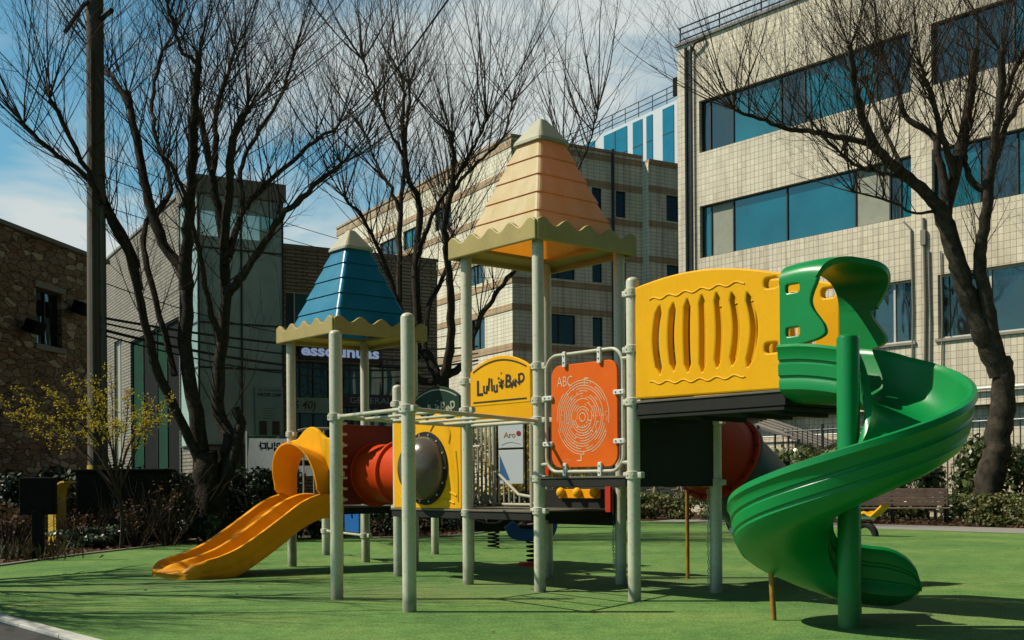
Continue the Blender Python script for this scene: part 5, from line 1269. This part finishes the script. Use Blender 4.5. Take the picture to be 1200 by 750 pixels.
mb.build('lettering', M_['posterink'], po, local=True)
mb = MB()
for sgx in (-1, 1): mb.box((pc + sgx * 0.24 - 0.14, -0.076, pz1 - 1.75), (pc + sgx * 0.24 + 0.14, -0.072, pz1 - 1.25))
mb.build('picture', M_['posterink'], po, local=True)

# stone building on the left
sw_ = bldg('stone_building', 'brown rubble stone building with one small window at the left edge', oW, dW)
def wx(px, py): return onface(px, py, oW, dW)
zW = wx(50, 282)[1]; wl = wx(124, 300)[0]
wa, wb, wz0, wz1 = wx(40, 0)[0], wx(70, 0)[0], wx(55, 405)[1], wx(55, 340)[1]
FW = frame((0, 0, 0), (1, 0, 0), (0, 0, 1))
mb = MB(); plate(mb, rect(-2.5, 0, wl, zW), [rect(wa, wz0, wb, wz1)], 0.4, FW, 0, off=-0.2); mb.build('wall', M_['stone'], sw_, local=True)
window(sw_, FW, wa, wb, wz0, wz1, [(1, GR), (1, GR)], M_['frame'], 0.2)
mb = MB(); mb.box((wa - 0.12, -0.08, wz0 - 0.16), (wb + 0.12, -0.003, wz0 - 0.004), None, 0.01); mb.build('sill', M_['stonetrim'], sw_, local=True)
mb = MB(); mb.box((wa - 0.12, -0.06, wz1 + 0.004), (wb + 0.12, -0.003, wz1 + 0.17), None, 0.01); mb.build('lintel', M_['stonetrim'], sw_, local=True)
mb = MB(); mb.box((-2.5, 0.75, 0), (wl, 6, zW - 0.1)); mb.build('body', M_['stone'], sw_, local=True)
mb = MB(); mb.box((-2.55, -0.12, zW + 0.003), (wl + 0.05, 6.1, zW + 0.12)); mb.build('roof', M_['concdark'], sw_, local=True)

# fence at the foot of the tiled building
fo = Rp(-8, 7.6); fe = Rp(14, 7.6)
fn = thing('metal_fence', 'dark metal picket fence behind the hedge at the tiled building', 'fence', fo)
mb = MB(); d = (fe - fo); Lf = d.length; d.normalize()
for z in (0.3, 3.0): mb.tube([fo + UP * z, fe + UP * z], 0.03, 6)
n = int(Lf / 0.22)
for k in range(n): p = fo + d * 0.22 * k; mb.tube([p, p + UP * 3.1], 0.018, 4)
mb.build('pickets', M_['bolt'], fn)
for k in range(int(Lf / 2.2) + 1):
    p = fo + d * 2.2 * k; mb = MB(); mb.tube([p, p + UP * 3.2], 0.05, 6); mb.build('post', M_['bolt'], fn)

# ------------------------------------------------------------------ vegetation
RT = random.Random(11)
def jit(r, s): return V((r.gauss(0, s), r.gauss(0, s), r.gauss(0, s)))
def shoot(mb, r, p, d, L, rad, lvl, up=0.25, wob=0.06):
    n = 6 if lvl > 0 else 4
    pts = [p]; dirs = []; q = p.copy(); d = d.normalized()
    for i in range(n):
        d = (d + UP * up * 0.30 + jit(r, wob)).normalized(); q = q + d * (L / n); pts.append(q); dirs.append(d)
    rs = [max(rad * (1 - 0.85 * i / n), 0.0022) for i in range(n + 1)]
    mb.tube(pts, rs, 4 if rad > 0.016 else 3, cap=False, smooth=True)
    if lvl > 0:
        k = r.randint(3, 5) if lvl > 1 else r.randint(2, 4)
        for _ in range(k):
            i = r.randint(1, n - 1); f = r.random()
            pp = pts[i].lerp(pts[i + 1], f)
            ax = dirs[i].orthogonal().normalized(); ax.rotate(Matrix.Rotation(r.uniform(0, 2 * pi), 3, dirs[i]))
            an_ = r.uniform(0.32, 0.80); nd = (dirs[i] * cos(an_) + ax * sin(an_)).normalized()
            shoot(mb, r, pp, nd, L * r.uniform(0.30, 0.58), rs[i] * 0.6, lvl - 1, up, wob)
def bare_tree(name, label, base, limbs, trunkm, seed, dens=1.0, L0=2.2, fan=0.75, group='bare pollarded trees', lvl=2, up=0.35, knob=True, twigr=0.016):
    r = random.Random(seed)
    t = thing(name, label, 'tree', base, 0, group)
    tb, cb_ = MB(), MB()
    for pts, r0, r1, tw in limbs:
        path_ = crom(pts, 5)
        m = len(path_)
        path_ = [p + (jit(r, 0.02) if 0 < i < m - 1 else V((0, 0, 0))) for i, p in enumerate(path_)]
        rs = [r0 + (r1 - r0) * (i / (m - 1)) ** 0.85 for i in range(m)]
        rs = [q * (1 + r.uniform(-0.07, 0.09)) for q in rs]
        tb.tube(path_, rs, 10 if r0 > 0.12 else 7)
        if tw <= 0: continue
        if knob and rs[-1] > 0.045:
            e = path_[-1]; tb.lathe(e - UP * rs[-1] * 0.6, (path_[-1] - path_[-2]), [(rs[-1] * 0.9, 0), (rs[-1] * 1.35, rs[-1] * 0.7), (rs[-1] * 1.2, rs[-1] * 1.5), (rs[-1] * 0.4, rs[-1] * 1.9), (0.002, rs[-1] * 2)], 7)
        de = (path_[-1] - path_[-4]).normalized()
        for k in range(int(tw * dens)):
            endk = k < tw * dens * 0.30
            if endk: p = path_[-1]; d0 = de
            else:
                i = r.randint(int(m * 0.36), m - 2); p = path_[i]; d0 = (path_[i + 1] - path_[i]).normalized()
            a = r.uniform(0, 2 * pi); side = V((cos(a), sin(a), r.uniform(-0.15, 0.5)))
            d = (d0 * 0.55 + side * fan * r.uniform(0.35, 1.25) + UP * 0.35).normalized()
            Ls = L0 * r.uniform(0.5, 1.35) * (1.0 if endk else 0.8)
            shoot(cb_, r, p, d, Ls, twigr * r.uniform(0.8, 1.5), lvl, up)
    tr = tb.build('trunk', trunkm, t)
    cb_.build('crown', M_['twig'], t)
    return t
def limb(Y, pts, r0, r1, tw, dy=0.0):
    n = len(pts)
    k_ = 0.80 if r0 < 0.3 else 0.82
    return ([P(px, py, Y + dy * (i / (n - 1)) ** 1.3) for i, (px, py) in enumerate(pts)], r0 * k_, r1 * k_, tw)
Y1 = 25.5
b1_ = P(250, 567, Y1); b1_.z = 0
lim = [limb(Y1, [(250, 640), (250, 600), (243, 560), (240, 530)], 0.44, 0.30, 0),
       limb(Y1, [(252, 600), (262, 560), (270, 520), (256, 470), (264, 350), (262, 280), (250, 215), (236, 140)], 0.27, 0.09, 16, 1.5),
       limb(Y1, [(243, 560), (224, 518), (180, 422), (156, 314), (124, 250), (96, 188), (58, 116)], 0.17, 0.05, 15, -1.6),
       limb(Y1, [(240, 560), (232, 500), (218, 400), (218, 330), (192, 285), (172, 224), (158, 152), (150, 112)], 0.24, 0.09, 16, 1.0),
       limb(Y1, [(218, 340), (220, 280), (224, 224), (226, 160), (230, 108), (233, 64)], 0.19, 0.08, 16, -1.0),
       limb(Y1, [(164, 340), (150, 285), (108, 216), (60, 175), (28, 145)], 0.11, 0.04, 13, -2.2),
       limb(Y1, [(205, 440), (178, 330), (168, 270), (200, 225), (186, 170), (178, 120), (190, 60)], 0.10, 0.05, 13, 2.2),
       limb(Y1, [(262, 290), (268, 224), (272, 172), (284, 136), (290, 128)], 0.15, 0.08, 15, -1.6),
       limb(Y1, [(266, 345), (276, 332), (296, 306), (328, 256), (360, 224), (400, 192)], 0.15, 0.05, 15, -1.4),
       limb(Y1, [(268, 300), (282, 252), (304, 224), (352, 180), (398, 144)], 0.11, 0.045, 14, 1.8),
       limb(Y1, [(250, 200), (254, 160), (253, 132), (262, 100), (275, 60)], 0.09, 0.05, 13, 0.8),
       limb(Y1, [(152, 125), (130, 90), (120, 80), (105, 40)], 0.09, 0.05, 12, 1.4),
       limb(Y1, [(232, 70), (214, 62), (206, 40), (196, 5)], 0.06, 0.04, 11, -0.6),
       limb(Y1, [(258, 400), (244, 350), (232, 290), (222, 250), (205, 200), (190, 185)], 0.10, 0.04, 10, -1.8),
       limb(Y1, [(285, 250), (282, 200), (300, 160), (330, 110), (345, 60)], 0.08, 0.04, 13, 2.6),
       limb(Y1, [(265, 560), (282, 500), (276, 478)], 0.17, 0.12, 0)]
bare_tree('bare_tree', 'bare dark many-stemmed tree in front of the green glass stair tower', b1_, lim, M_['bark'], 3, 2.5, 3.3, fan=0.95, twigr=0.0135)
Y2 = 34.0
b2_ = P(520, 567, Y2); b2_.z = 0
lim = [limb(Y2, [(521, 640), (521, 560), (521, 500), (519, 442)], 0.36, 0.25, 0),
       limb(Y2, [(517, 450), (505, 425), (492, 396), (487, 324), (491, 260), (490, 235), (477, 204), (472, 150), (474, 110)], 0.22, 0.06, 15, 1.5),
       limb(Y2, [(520, 445), (527, 410), (528, 349), (524, 302), (522, 260), (531, 213), (530, 160)], 0.20, 0.07, 15, -1.5),
       limb(Y2, [(478, 430), (470, 380), (468, 328), (470, 242), (474, 200), (476, 150), (480, 100)], 0.15, 0.05, 14, 2.0),
       limb(Y2, [(490, 420), (478, 400), (464, 345), (443, 290), (425, 255), (404, 232)], 0.12, 0.04, 13, -1.8),
       limb(Y2, [(498, 410), (502, 362), (515, 335), (530, 290), (526, 262), (518, 235)], 0.12, 0.05, 12, 2.2),
       limb(Y2, [(525, 440), (545, 425), (552, 400), (566, 368), (585, 340), (612, 300), (640, 240), (662, 180)], 0.15, 0.045, 16, 1.2),
       limb(Y2, [(488, 300), (500, 270), (512, 240), (540, 200), (556, 170), (570, 140)], 0.10, 0.04, 13, -2.0),
       limb(Y2, [(470, 250), (455, 215), (440, 190), (430, 160)], 0.08, 0.04, 12, 1.0),
       limb(Y2, [(528, 230), (545, 205), (560, 190), (590, 160), (600, 120)], 0.08, 0.04, 13, 2.4),
       limb(Y2, [(472, 180), (455, 150), (440, 110), (425, 70)], 0.06, 0.035, 12, -1.0),
       limb(Y2, [(640, 250), (668, 215), (690, 170), (700, 130)], 0.05, 0.03, 9, -0.5),
       limb(Y2, [(478, 430), (492, 445), (512, 450)], 0.14, 0.14, 0)]
bare_tree('bare_tree', 'bare forked tree between the blue and orange roofs', b2_, lim, M_['bark'], 4, 2.4, 4.2, fan=0.9, twigr=0.0155)
Y3 = 31.0
b3_ = P(1158, 567, Y3); b3_.z = 0
lim = [limb(Y3, [(1156, 612), (1158, 580), (1165, 540), (1172, 500), (1176, 450), (1172, 425)], 0.50, 0.34, 0),
       limb(Y3, [(1172, 440), (1156, 402), (1140, 362), (1126, 320), (1114, 280), (1104, 245)], 0.33, 0.27, 0),
       limb(Y3, [(1104, 250), (1085, 226), (1050, 197), (1025, 170), (1008, 130), (1000, 90), (996, 55)], 0.24, 0.08, 18, -1.5),
       limb(Y3, [(1028, 174), (1005, 165), (962, 156), (925, 151), (890, 140), (860, 128)], 0.13, 0.05, 20, -0.8),
       limb(Y3, [(1106, 250), (1118, 205), (1130, 155), (1138, 110), (1142, 62)], 0.26, 0.12, 18, 1.6),
       limb(Y3, [(1112, 240), (1100, 185), (1095, 160), (1060, 135), (1050, 100), (1035, 70)], 0.16, 0.06, 16, 1.0),
       limb(Y3, [(1118, 205), (1105, 160), (1090, 110), (1080, 80)], 0.14, 0.06, 15, -2.2),
       limb(Y3, [(1174, 440), (1164, 392), (1152, 330), (1150, 290), (1158, 235), (1164, 180), (1172, 120), (1174, 62)], 0.27, 0.11, 18, -1.0),
       limb(Y3, [(1160, 225), (1140, 215), (1132, 190), (1128, 170)], 0.13, 0.09, 10, 0.8),
       limb(Y3, [(1164, 190), (1178, 150), (1200, 110), (1230, 75)], 0.13, 0.06, 15, 1.5),
       limb(Y3, [(1060, 205), (1040, 160), (1020, 110), (1012, 95)], 0.08, 0.05, 14, 2.0),
       limb(Y3, [(1075, 215), (1040, 205), (1005, 195), (985, 180)], 0.08, 0.04, 14, -1.6),
       limb(Y3, [(1100, 245), (1075, 250), (1040, 235), (1000, 225)], 0.06, 0.03, 10, -1.8),
       limb(Y3, [(1172, 130), (1190, 80), (1215, 30)], 0.10, 0.05, 13, -1.0)]
bare_tree('bare_tree', 'bare thick-trunked tree before the cream tiled building', b3_, lim, M_['barkpale'], 5, 2.7, 3.9, fan=1.0, twigr=0.0145)
# bare tree standing further left whose crown reaches over the turf
b4_ = V((-10.0, 13.6, 0)); rr4 = random.Random(9)
lim = [([b4_, b4_ + V((0.05, 0, 1.2)), b4_ + V((0.1, 0.1, 2.4))], 0.25, 0.20, 0)]
for k in range(9):
    a = 2 * pi * k / 9 + 0.3; e = V((cos(a) * 1.9, sin(a) * 2.9, 3.2 + rr4.uniform(-0.6, 1.2))); s_ = b4_ + V((0.1, 0.1, 2.3))
    lim.append(([s_, s_ + e * 0.35 + UP * 0.3, s_ + e * 0.7 + UP * 0.25, s_ + e], 0.13, 0.045, 13))
bare_tree('bare_tree', 'bare tree left of the slide whose branches shade the turf', b4_, lim, M_['bark'], 8, 1.9, 2.5, lvl=2, twigr=0.030, fan=0.8)

def leaf(mb, p, nrm, size, r, el=1.6):
    u = nrm.orthogonal().normalized(); u.rotate(Matrix.Rotation(r.uniform(0, 2 * pi), 3, nrm)); w = nrm.cross(u)
    mb.add([p - u * size * el * 0.5, p + w * size * 0.5, p + u * size * el * 0.5, p - w * size * 0.5], [[0, 1, 2, 3]])
def clump_fill(mb, r, c, rx, ry, rz, n, size):
    for _ in range(n):
        while True:
            q = V((r.uniform(-1, 1), r.uniform(-1, 1), r.uniform(-1, 1)))
            if 0.25 < q.length < 1: break
        q = q * (0.7 + 0.3 * r.random())
        p = V((c.x + q.x * rx, c.y + q.y * ry, c.z + q.z * rz))
        if p.z < 0.02: continue
        nn = (q + UP * 0.5 + jit(r, 0.55)).normalized(); leaf(mb, p, nn, size * r.uniform(0.7, 1.35), r)
def shrub(name, label, base, w, h, n, size, m, seed, stems=8, group=None, cat='shrub', lumps=9):
    r = random.Random(seed); base = V(base); base.z = 0
    t = thing(name, label, cat, base, 0, group)
    lf, st = MB(), MB()
    for k in range(lumps):
        a = r.uniform(0, 2 * pi); q = sqrt(r.random()) * 0.62
        hh = h * r.uniform(0.35, 0.82)
        c = base + V((cos(a) * q * w / 2, sin(a) * q * w / 2, hh))
        clump_fill(lf, r, c, w * 0.24, w * 0.24, min(h * 0.30, hh), n // lumps, size)
        st.tube([base + jit(r, 0.05).to_2d().to_3d(), base.lerp(c, 0.5) + jit(r, 0.05), c + UP * h * 0.1], [0.016, 0.011, 0.005], 4, cap=False)
    for _ in range(stems):
        a = r.uniform(0, 2 * pi); shoot(st, r, base + V((cos(a), sin(a), 0)) * w * 0.15, V((cos(a) * 0.7, sin(a) * 0.7, 1)), h * r.uniform(0.8, 1.2), 0.010, 1)
    lf.build('foliage', m, t); st.build('stem', M_['twig'], t)
    return t
def hedge(name, label, pts, wd, h, n, size, m, seed, cat='hedge'):
    r = random.Random(seed); pts = [V(p) for p in pts]
    base = (pts[0] + pts[-1]) / 2; base.z = 0
    t = thing(name, label, cat, base); lf, st = MB(), MB()
    tot = sum((pts[i + 1] - pts[i]).length for i in range(len(pts) - 1)); nl = max(6, int(tot / (wd * 0.38)))
    for k in range(nl):
        s = tot * (k + r.uniform(0.1, 0.9)) / nl
        for i in range(len(pts) - 1):
            l = (pts[i + 1] - pts[i]).length
            if s <= l or i == len(pts) - 2: p = pts[i].lerp(pts[i + 1], min(1, s / l)); break
            s -= l
        for z in (0.22, 0.52, 0.80):
            c = p + V((r.gauss(0, wd * 0.18), r.gauss(0, wd * 0.18), h * z * r.uniform(0.88, 1.08)))
            clump_fill(lf, r, c, wd * 0.42, wd * 0.42, h * 0.22, n // (nl * 3), size)
        st.tube([p, p + V((r.gauss(0, .1), r.gauss(0, .1), h * 0.7))], [0.03, 0.01], 5, cap=False)
    lf.build('foliage', m, t); st.build('stem', M_['twig'], t)
    return t
hedge('hedge', 'tall glossy leaved hedge along the tiled building on the right', [Rp(-10, 5.9), Rp(-2, 5.9), Rp(6, 5.9), Rp(13, 5.7)], 1.5, 2.45, 26000, 0.12, M_['leafhedge'], 21)
hedge('low_hedge', 'low clipped bush row right of the bench beneath the right tree', [Rp(-6, 3.45), Rp(-1, 3.4), Rp(3.7, 3.35)], 1.1, 0.95, 15000, 0.055, M_['leaflow'], 22)
hedge('low_hedge', 'low rough hedge at the far edge behind the play structure', [V((3.4, 38.6, 0)), V((6.2, 36.8, 0)), V((7.4, 35.0, 0))], 1.2, 0.9, 7000, 0.07, M_['leaflow'], 23)
hedge('low_hedge', 'dark shaded hedge behind the tunnel and stair rails', [V((-5.4, 25.2, 0)), V((-3.1, 27.0, 0)), V((-1.6, 29.5, 0)), V((-0.6, 33.5, 0)), V((0.6, 37.4, 0)), V((3.2, 38.8, 0))], 1.2, 1.0, 12000, 0.07, M_['leafdark'], 24)
hedge('hedge', 'dark evergreen hedge in the shade behind the black cabinet', [V((-12, 26.4, 0)), V((-9, 26.6, 0)), V((-7.0, 26.8, 0)), V((-5.6, 27.2, 0))], 1.1, 1.7, 12000, 0.08, M_['leafdark'], 25)
hedge('ground_cover', 'low grey green ground cover plants at the bed edge left of the slide', [G(62, 645) + V((0, 0, -0.0)), G(105, 643), G(160, 637), G(210, 631), G(250, 627)], 0.9, 0.42, 12000, 0.05, M_['leafivy'], 26, 'plants')
rr = random.Random(31)
SHR = ((206, 24.1, 1.2, 1.5, 'leafdark', 'sparse twiggy dark shrub left of the tree trunk'), (318, 25.6, 1.5, 1.55, 'leafdark', 'dark shrub below the banner'),
       (168, 24.9, 1.0, 1.2, 'leafdark', 'small dark shrub against the black cabinet'), (18, 21.2, 1.1, 0.75, 'dryleaf', 'brown dry shrub at the far left edge'),
       (352, 27.0, 1.2, 1.1, 'leafdark', 'dark shrub seen under the amber slide'), (385, 28.0, 1.3, 1.0, 'leafdark', 'dark shrub behind the blue ground panel'),
       (460, 31.0, 1.6, 1.2, 'leafdark', 'dark shrub behind the bubble panel'), (240, 24.3, 0.9, 0.55, 'leafivy', 'grey green low shrub at the foot of the many-stemmed tree'))
for i, (px, Y, w_, h_, m, lab) in enumerate(SHR):
    p = P(px, 567, Y); shrub('shrub', lab, p, w_, h_, 1500 if m != 'dryleaf' else 500, 0.07, M_[m], 40 + i, 14)
for i, (px, Y, w_, h_, lab) in enumerate(((96, 22.2, 0.9, 0.75, 'brown twiggy undergrowth in front of the black cabinet, left end'), (158, 22.6, 1.0, 0.9, 'brown twiggy bush in front of the black cabinet, right end'),
        (196, 23.0, 0.9, 1.3, 'tall leafless brown shrub between the black cabinet and the tree'), (6, 19.4, 1.0, 1.0, 'leafless brown shrub at the left edge beyond the notice board'), (330, 24.6, 1.0, 1.0, 'leafless twiggy shrub under the banner beside the slide'))):
    shrub('shrub', lab, P(px, 567, Y), w_, h_, 150, 0.05, M_['dryleaf'], 60 + i, 42)
hedge('flowering_hedge', 'yellow blossoming forsythia bank behind the white map board', [V((-1.8, 36.5, 0)), V((0.2, 39.8, 0)), V((2.6, 41.2, 0))], 1.6, 3.3, 5200, 0.09, M_['blossom'], 27, 'shrub')
# yellow blossom tree on the left
r = random.Random(77); q = P(142, 567, 21.6); q.z = 0
bt_ = thing('blossom_tree', 'slender small tree with yellow blossoms in front of the utility pole', 'tree', q)
tb, tw, fl = MB(), MB(), MB()
main = crom([q, q + V((0.02, 0, 0.5)), q + V((-0.05, 0.05, 1.0)), q + V((-0.1, 0.0, 1.5))], 4); tb.tube(main, [0.05 - 0.0022 * i for i in range(len(main))], 7)
tips = [(0, 470), (25, 462), (55, 458), (85, 450), (118, 468), (150, 462), (172, 476), (195, 470), (130, 440), (100, 476), (38, 482), (160, 486), (190, 492), (14, 488), (70, 470), (135, 500), (110, 452)]
for k, (px, py) in enumerate(tips):
    e = P(px, py, 21.6 + r.uniform(-0.9, 0.9)); s_ = main[r.randint(6, len(main) - 1)]
    path_ = crom([s_, s_.lerp(e, 0.35) + V((0, 0, 0.22)) + jit(r, 0.05), s_.lerp(e, 0.7) + V((0, 0, 0.14)) + jit(r, 0.05), e], 5)
    tw.tube(path_, [0.018 - 0.0009 * i for i in range(len(path_))], 5, cap=False)
    for i in range(6, len(path_)):
        for _ in range(3):
            d = (path_[i] - path_[i - 1]).normalized() + jit(r, 0.45); L_s = r.uniform(0.06, 0.24)
            tw.tube([path_[i], path_[i] + d.normalized() * L_s], [0.005, 0.002], 3, cap=False)
            c = path_[i] + d.normalized() * L_s
            for _ in range(7): leaf(fl, c + jit(r, 0.034), jit(r, 1).normalized(), 0.036, r, 1.0)
tb.build('trunk', M_['bark'], bt_); tw.build('branch', M_['twig'], bt_); fl.build('blossom', M_['blossom'], bt_)
# fallen leaves and dry grass: uncountable
lf = MB(); r = random.Random(5)
for _ in range(3800):
    t_, o_ = r.uniform(-9, 13), r.uniform(2.7, 5.4); p = Rp(t_, o_, 0.02 + r.random() * 0.03); leaf(lf, p, (UP + jit(r, 0.35)).normalized(), r.uniform(0.05, 0.09), r)
for _ in range(3000):
    s = r.random(); i = r.randint(0, len(edge) - 2); p = edge[i].lerp(edge[i + 1], r.random()); p = p + V((-0.5, 0.75, 0)) * r.uniform(0.12, 3.0); p.z = 0.02 + r.random() * 0.03
    leaf(lf, p, (UP + jit(r, 0.35)).normalized(), r.uniform(0.04, 0.08), r)
for _ in range(260):
    p = V((r.uniform(-7, 12), r.uniform(9, 30), 0.014 + r.random() * 0.01)); leaf(lf, p, (UP + jit(r, 0.25)).normalized(), r.uniform(0.015, 0.035), r)
o = lf.build('leaf_litter', M_['dryleaf']); o['kind'] = 'stuff'; o['label'] = 'dry brown leaf litter on the planting beds and scattered over the turf'; o['category'] = 'leaf litter'
gr_ = MB()
for _ in range(700):
    c = P(r.choice((-6, 10, 26, 38)), 567, r.uniform(18.6, 20.4)); p = V((c.x + r.gauss(0, 0.3), c.y + r.gauss(0, 0.3), 0)); d = V((r.gauss(0, 0.35), r.gauss(0, 0.35), 1)).normalized(); h_ = r.uniform(0.12, 0.42)
    sd = V((r.gauss(0, 1), r.gauss(0, 1), 0)).normalized() * 0.008
    gr_.add([p - sd, p + sd, p + d * h_ * 0.6 + sd * 0.7, p + d * h_ + jit(r, 0.05)], [[0, 1, 2, 3]])
o = gr_.build('dry_grass', M_['grassdry']); o['kind'] = 'stuff'; o['label'] = 'tufts of dry grass along the bed by the notice board'; o['category'] = 'grass'

# ------------------------------------------------------------------ light, sky, camera
SUN_EL = radians(49.0)
sd = bpy.data.lights.new('sun', 'SUN'); sd.energy = 5.0; sd.angle = radians(0.5); sd.color = (1.0, 0.91, 0.76)
so = bpy.data.objects.new('sun', sd); COL.objects.link(so)
to_sun = V((-cos(SUN_EL), 0.04, sin(SUN_EL))).normalized()
so.rotation_euler = to_sun.to_track_quat('Z', 'Y').to_euler(); so.location = (-20, 5, 30)
wd = bpy.data.worlds.new('World'); SC.world = wd; wd.use_nodes = True
nt = wd.node_tree; N, L = nt.nodes, nt.links; bg = N['Background']
sky = N.new('ShaderNodeTexSky'); sky.sky_type = 'NISHITA'; sky.sun_disc = False; sky.sun_elevation = SUN_EL; sky.sun_rotation = radians(-90); sky.air_density = 1.0; sky.dust_density = 0.6; sky.ozone_density = 2.5
tc = N.new('ShaderNodeTexCoord'); sp = N.new('ShaderNodeSeparateXYZ'); L.new(tc.outputs['Generated'], sp.inputs[0])
az = N.new('ShaderNodeMath'); az.operation = 'ADD'; az.inputs[1].default_value = 0.22; L.new(sp.outputs[2], az.inputs[0])
mxz = N.new('ShaderNodeMath'); mxz.operation = 'MAXIMUM'; mxz.inputs[1].default_value = 0.05; L.new(az.outputs[0], mxz.inputs[0])
dv = N.new('ShaderNodeVectorMath'); dv.operation = 'DIVIDE'; L.new(tc.outputs['Generated'], dv.inputs[0])
cbz = N.new('ShaderNodeCombineXYZ'); [L.new(mxz.outputs[0], cbz.inputs[i]) for i in range(3)]; L.new(cbz.outputs[0], dv.inputs[1])
mp = N.new('ShaderNodeMapping'); mp.inputs['Location'].default_value = (0.35, 0.2, 0.0); mp.inputs['Scale'].default_value = (1.0, 1.0, 0.6); L.new(dv.outputs[0], mp.inputs[0])
n1 = N.new('ShaderNodeTexNoise'); n1.inputs['Scale'].default_value = 2.6; n1.inputs['Detail'].default_value = 8; n1.inputs['Roughness'].default_value = 0.55; n1.inputs['Distortion'].default_value = 0.4; L.new(mp.outputs[0], n1.inputs['Vector'])
nd = N.new('ShaderNodeVectorMath'); nd.operation = 'NORMALIZE'; L.new(tc.outputs['Generated'], nd.inputs[0])
def bank(d, lo, amt):      # a cloud bank gathered round one direction of the sky
    dt = N.new('ShaderNodeVectorMath'); dt.operation = 'DOT_PRODUCT'; dt.inputs[1].default_value = V(d).normalized(); L.new(nd.outputs[0], dt.inputs[0])
    q_ = N.new('ShaderNodeMapRange'); q_.interpolation_type = 'SMOOTHSTEP'; q_.inputs['From Min'].default_value = lo; q_.inputs['From Max'].default_value = 1.0; q_.inputs['To Max'].default_value = amt
    L.new(dt.outputs['Value'], q_.inputs['Value']); return q_
acc = n1.outputs['Fac']
for d, lo, amt in (((0.06, 1, 0.42), 0.978, 0.22), ((-0.16, 1, 0.30), 0.985, 0.10), ((-0.36, 1, 0.17), 0.985, 0.16), ((0.02, 1, 0.25), 0.985, 0.08)):
    ad_ = N.new('ShaderNodeMath'); ad_.operation = 'ADD'; L.new(acc, ad_.inputs[0]); L.new(bank(d, lo, amt).outputs[0], ad_.inputs[1]); acc = ad_.outputs[0]
cr = ramp(N, [(0.50, (0, 0, 0)), (0.76, (1, 1, 1))]); L.new(acc, cr.inputs[0])
tint = N.new('ShaderNodeMixRGB'); tint.blend_type = 'MULTIPLY'; tint.inputs[0].default_value = 1; tint.inputs[2].default_value = (0.55, 0.89, 0.80, 1); L.new(sky.outputs[0], tint.inputs[1])
mixc = N.new('ShaderNodeMixRGB'); mixc.inputs[2].default_value = (6.3, 6.9, 6.8, 1)
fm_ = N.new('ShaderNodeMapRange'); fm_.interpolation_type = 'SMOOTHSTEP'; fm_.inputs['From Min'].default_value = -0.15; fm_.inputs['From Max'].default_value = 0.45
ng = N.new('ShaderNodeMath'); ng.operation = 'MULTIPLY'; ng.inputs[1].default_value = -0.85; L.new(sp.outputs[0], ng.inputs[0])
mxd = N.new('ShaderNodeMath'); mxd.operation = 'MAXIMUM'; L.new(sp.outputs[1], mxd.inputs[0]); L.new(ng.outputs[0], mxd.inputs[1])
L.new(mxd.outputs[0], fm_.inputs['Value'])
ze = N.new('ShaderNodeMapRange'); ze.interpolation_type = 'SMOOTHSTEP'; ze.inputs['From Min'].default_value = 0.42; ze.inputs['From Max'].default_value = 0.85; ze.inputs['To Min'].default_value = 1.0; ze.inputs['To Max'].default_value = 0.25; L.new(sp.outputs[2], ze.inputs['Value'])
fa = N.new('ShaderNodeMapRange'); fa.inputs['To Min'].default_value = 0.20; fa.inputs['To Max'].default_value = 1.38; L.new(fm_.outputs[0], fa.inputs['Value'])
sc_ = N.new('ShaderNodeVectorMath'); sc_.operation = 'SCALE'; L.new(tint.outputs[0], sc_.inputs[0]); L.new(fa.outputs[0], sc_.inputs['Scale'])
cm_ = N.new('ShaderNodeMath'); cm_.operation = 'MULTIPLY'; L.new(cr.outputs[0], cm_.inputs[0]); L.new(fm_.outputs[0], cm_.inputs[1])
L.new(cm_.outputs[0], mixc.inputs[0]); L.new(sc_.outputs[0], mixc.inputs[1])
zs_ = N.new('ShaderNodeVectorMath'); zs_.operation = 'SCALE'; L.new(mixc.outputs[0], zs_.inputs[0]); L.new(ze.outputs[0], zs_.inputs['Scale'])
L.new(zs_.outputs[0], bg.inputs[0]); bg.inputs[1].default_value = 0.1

cd = bpy.data.cameras.new('camera'); cd.sensor_width = 36; cd.lens = 36 * F / 1200; cd.shift_y = (HY - 375) / 1200; cd.clip_end = 2000; cd.clip_start = 0.05
co = bpy.data.objects.new('camera', cd); COL.objects.link(co); co.location = (0, 0, CH)
co.rotation_euler = (Matrix.Rotation(pi / 2, 3, 'X') @ Matrix.Rotation(-ROLL, 3, 'Z')).to_euler()
SC.camera = co
SC.cycles.diffuse_bounces = 1
SC.view_settings.view_transform = 'Standard'; SC.view_settings.look = 'None'; SC.view_settings.exposure = 0; SC.view_settings.gamma = 1
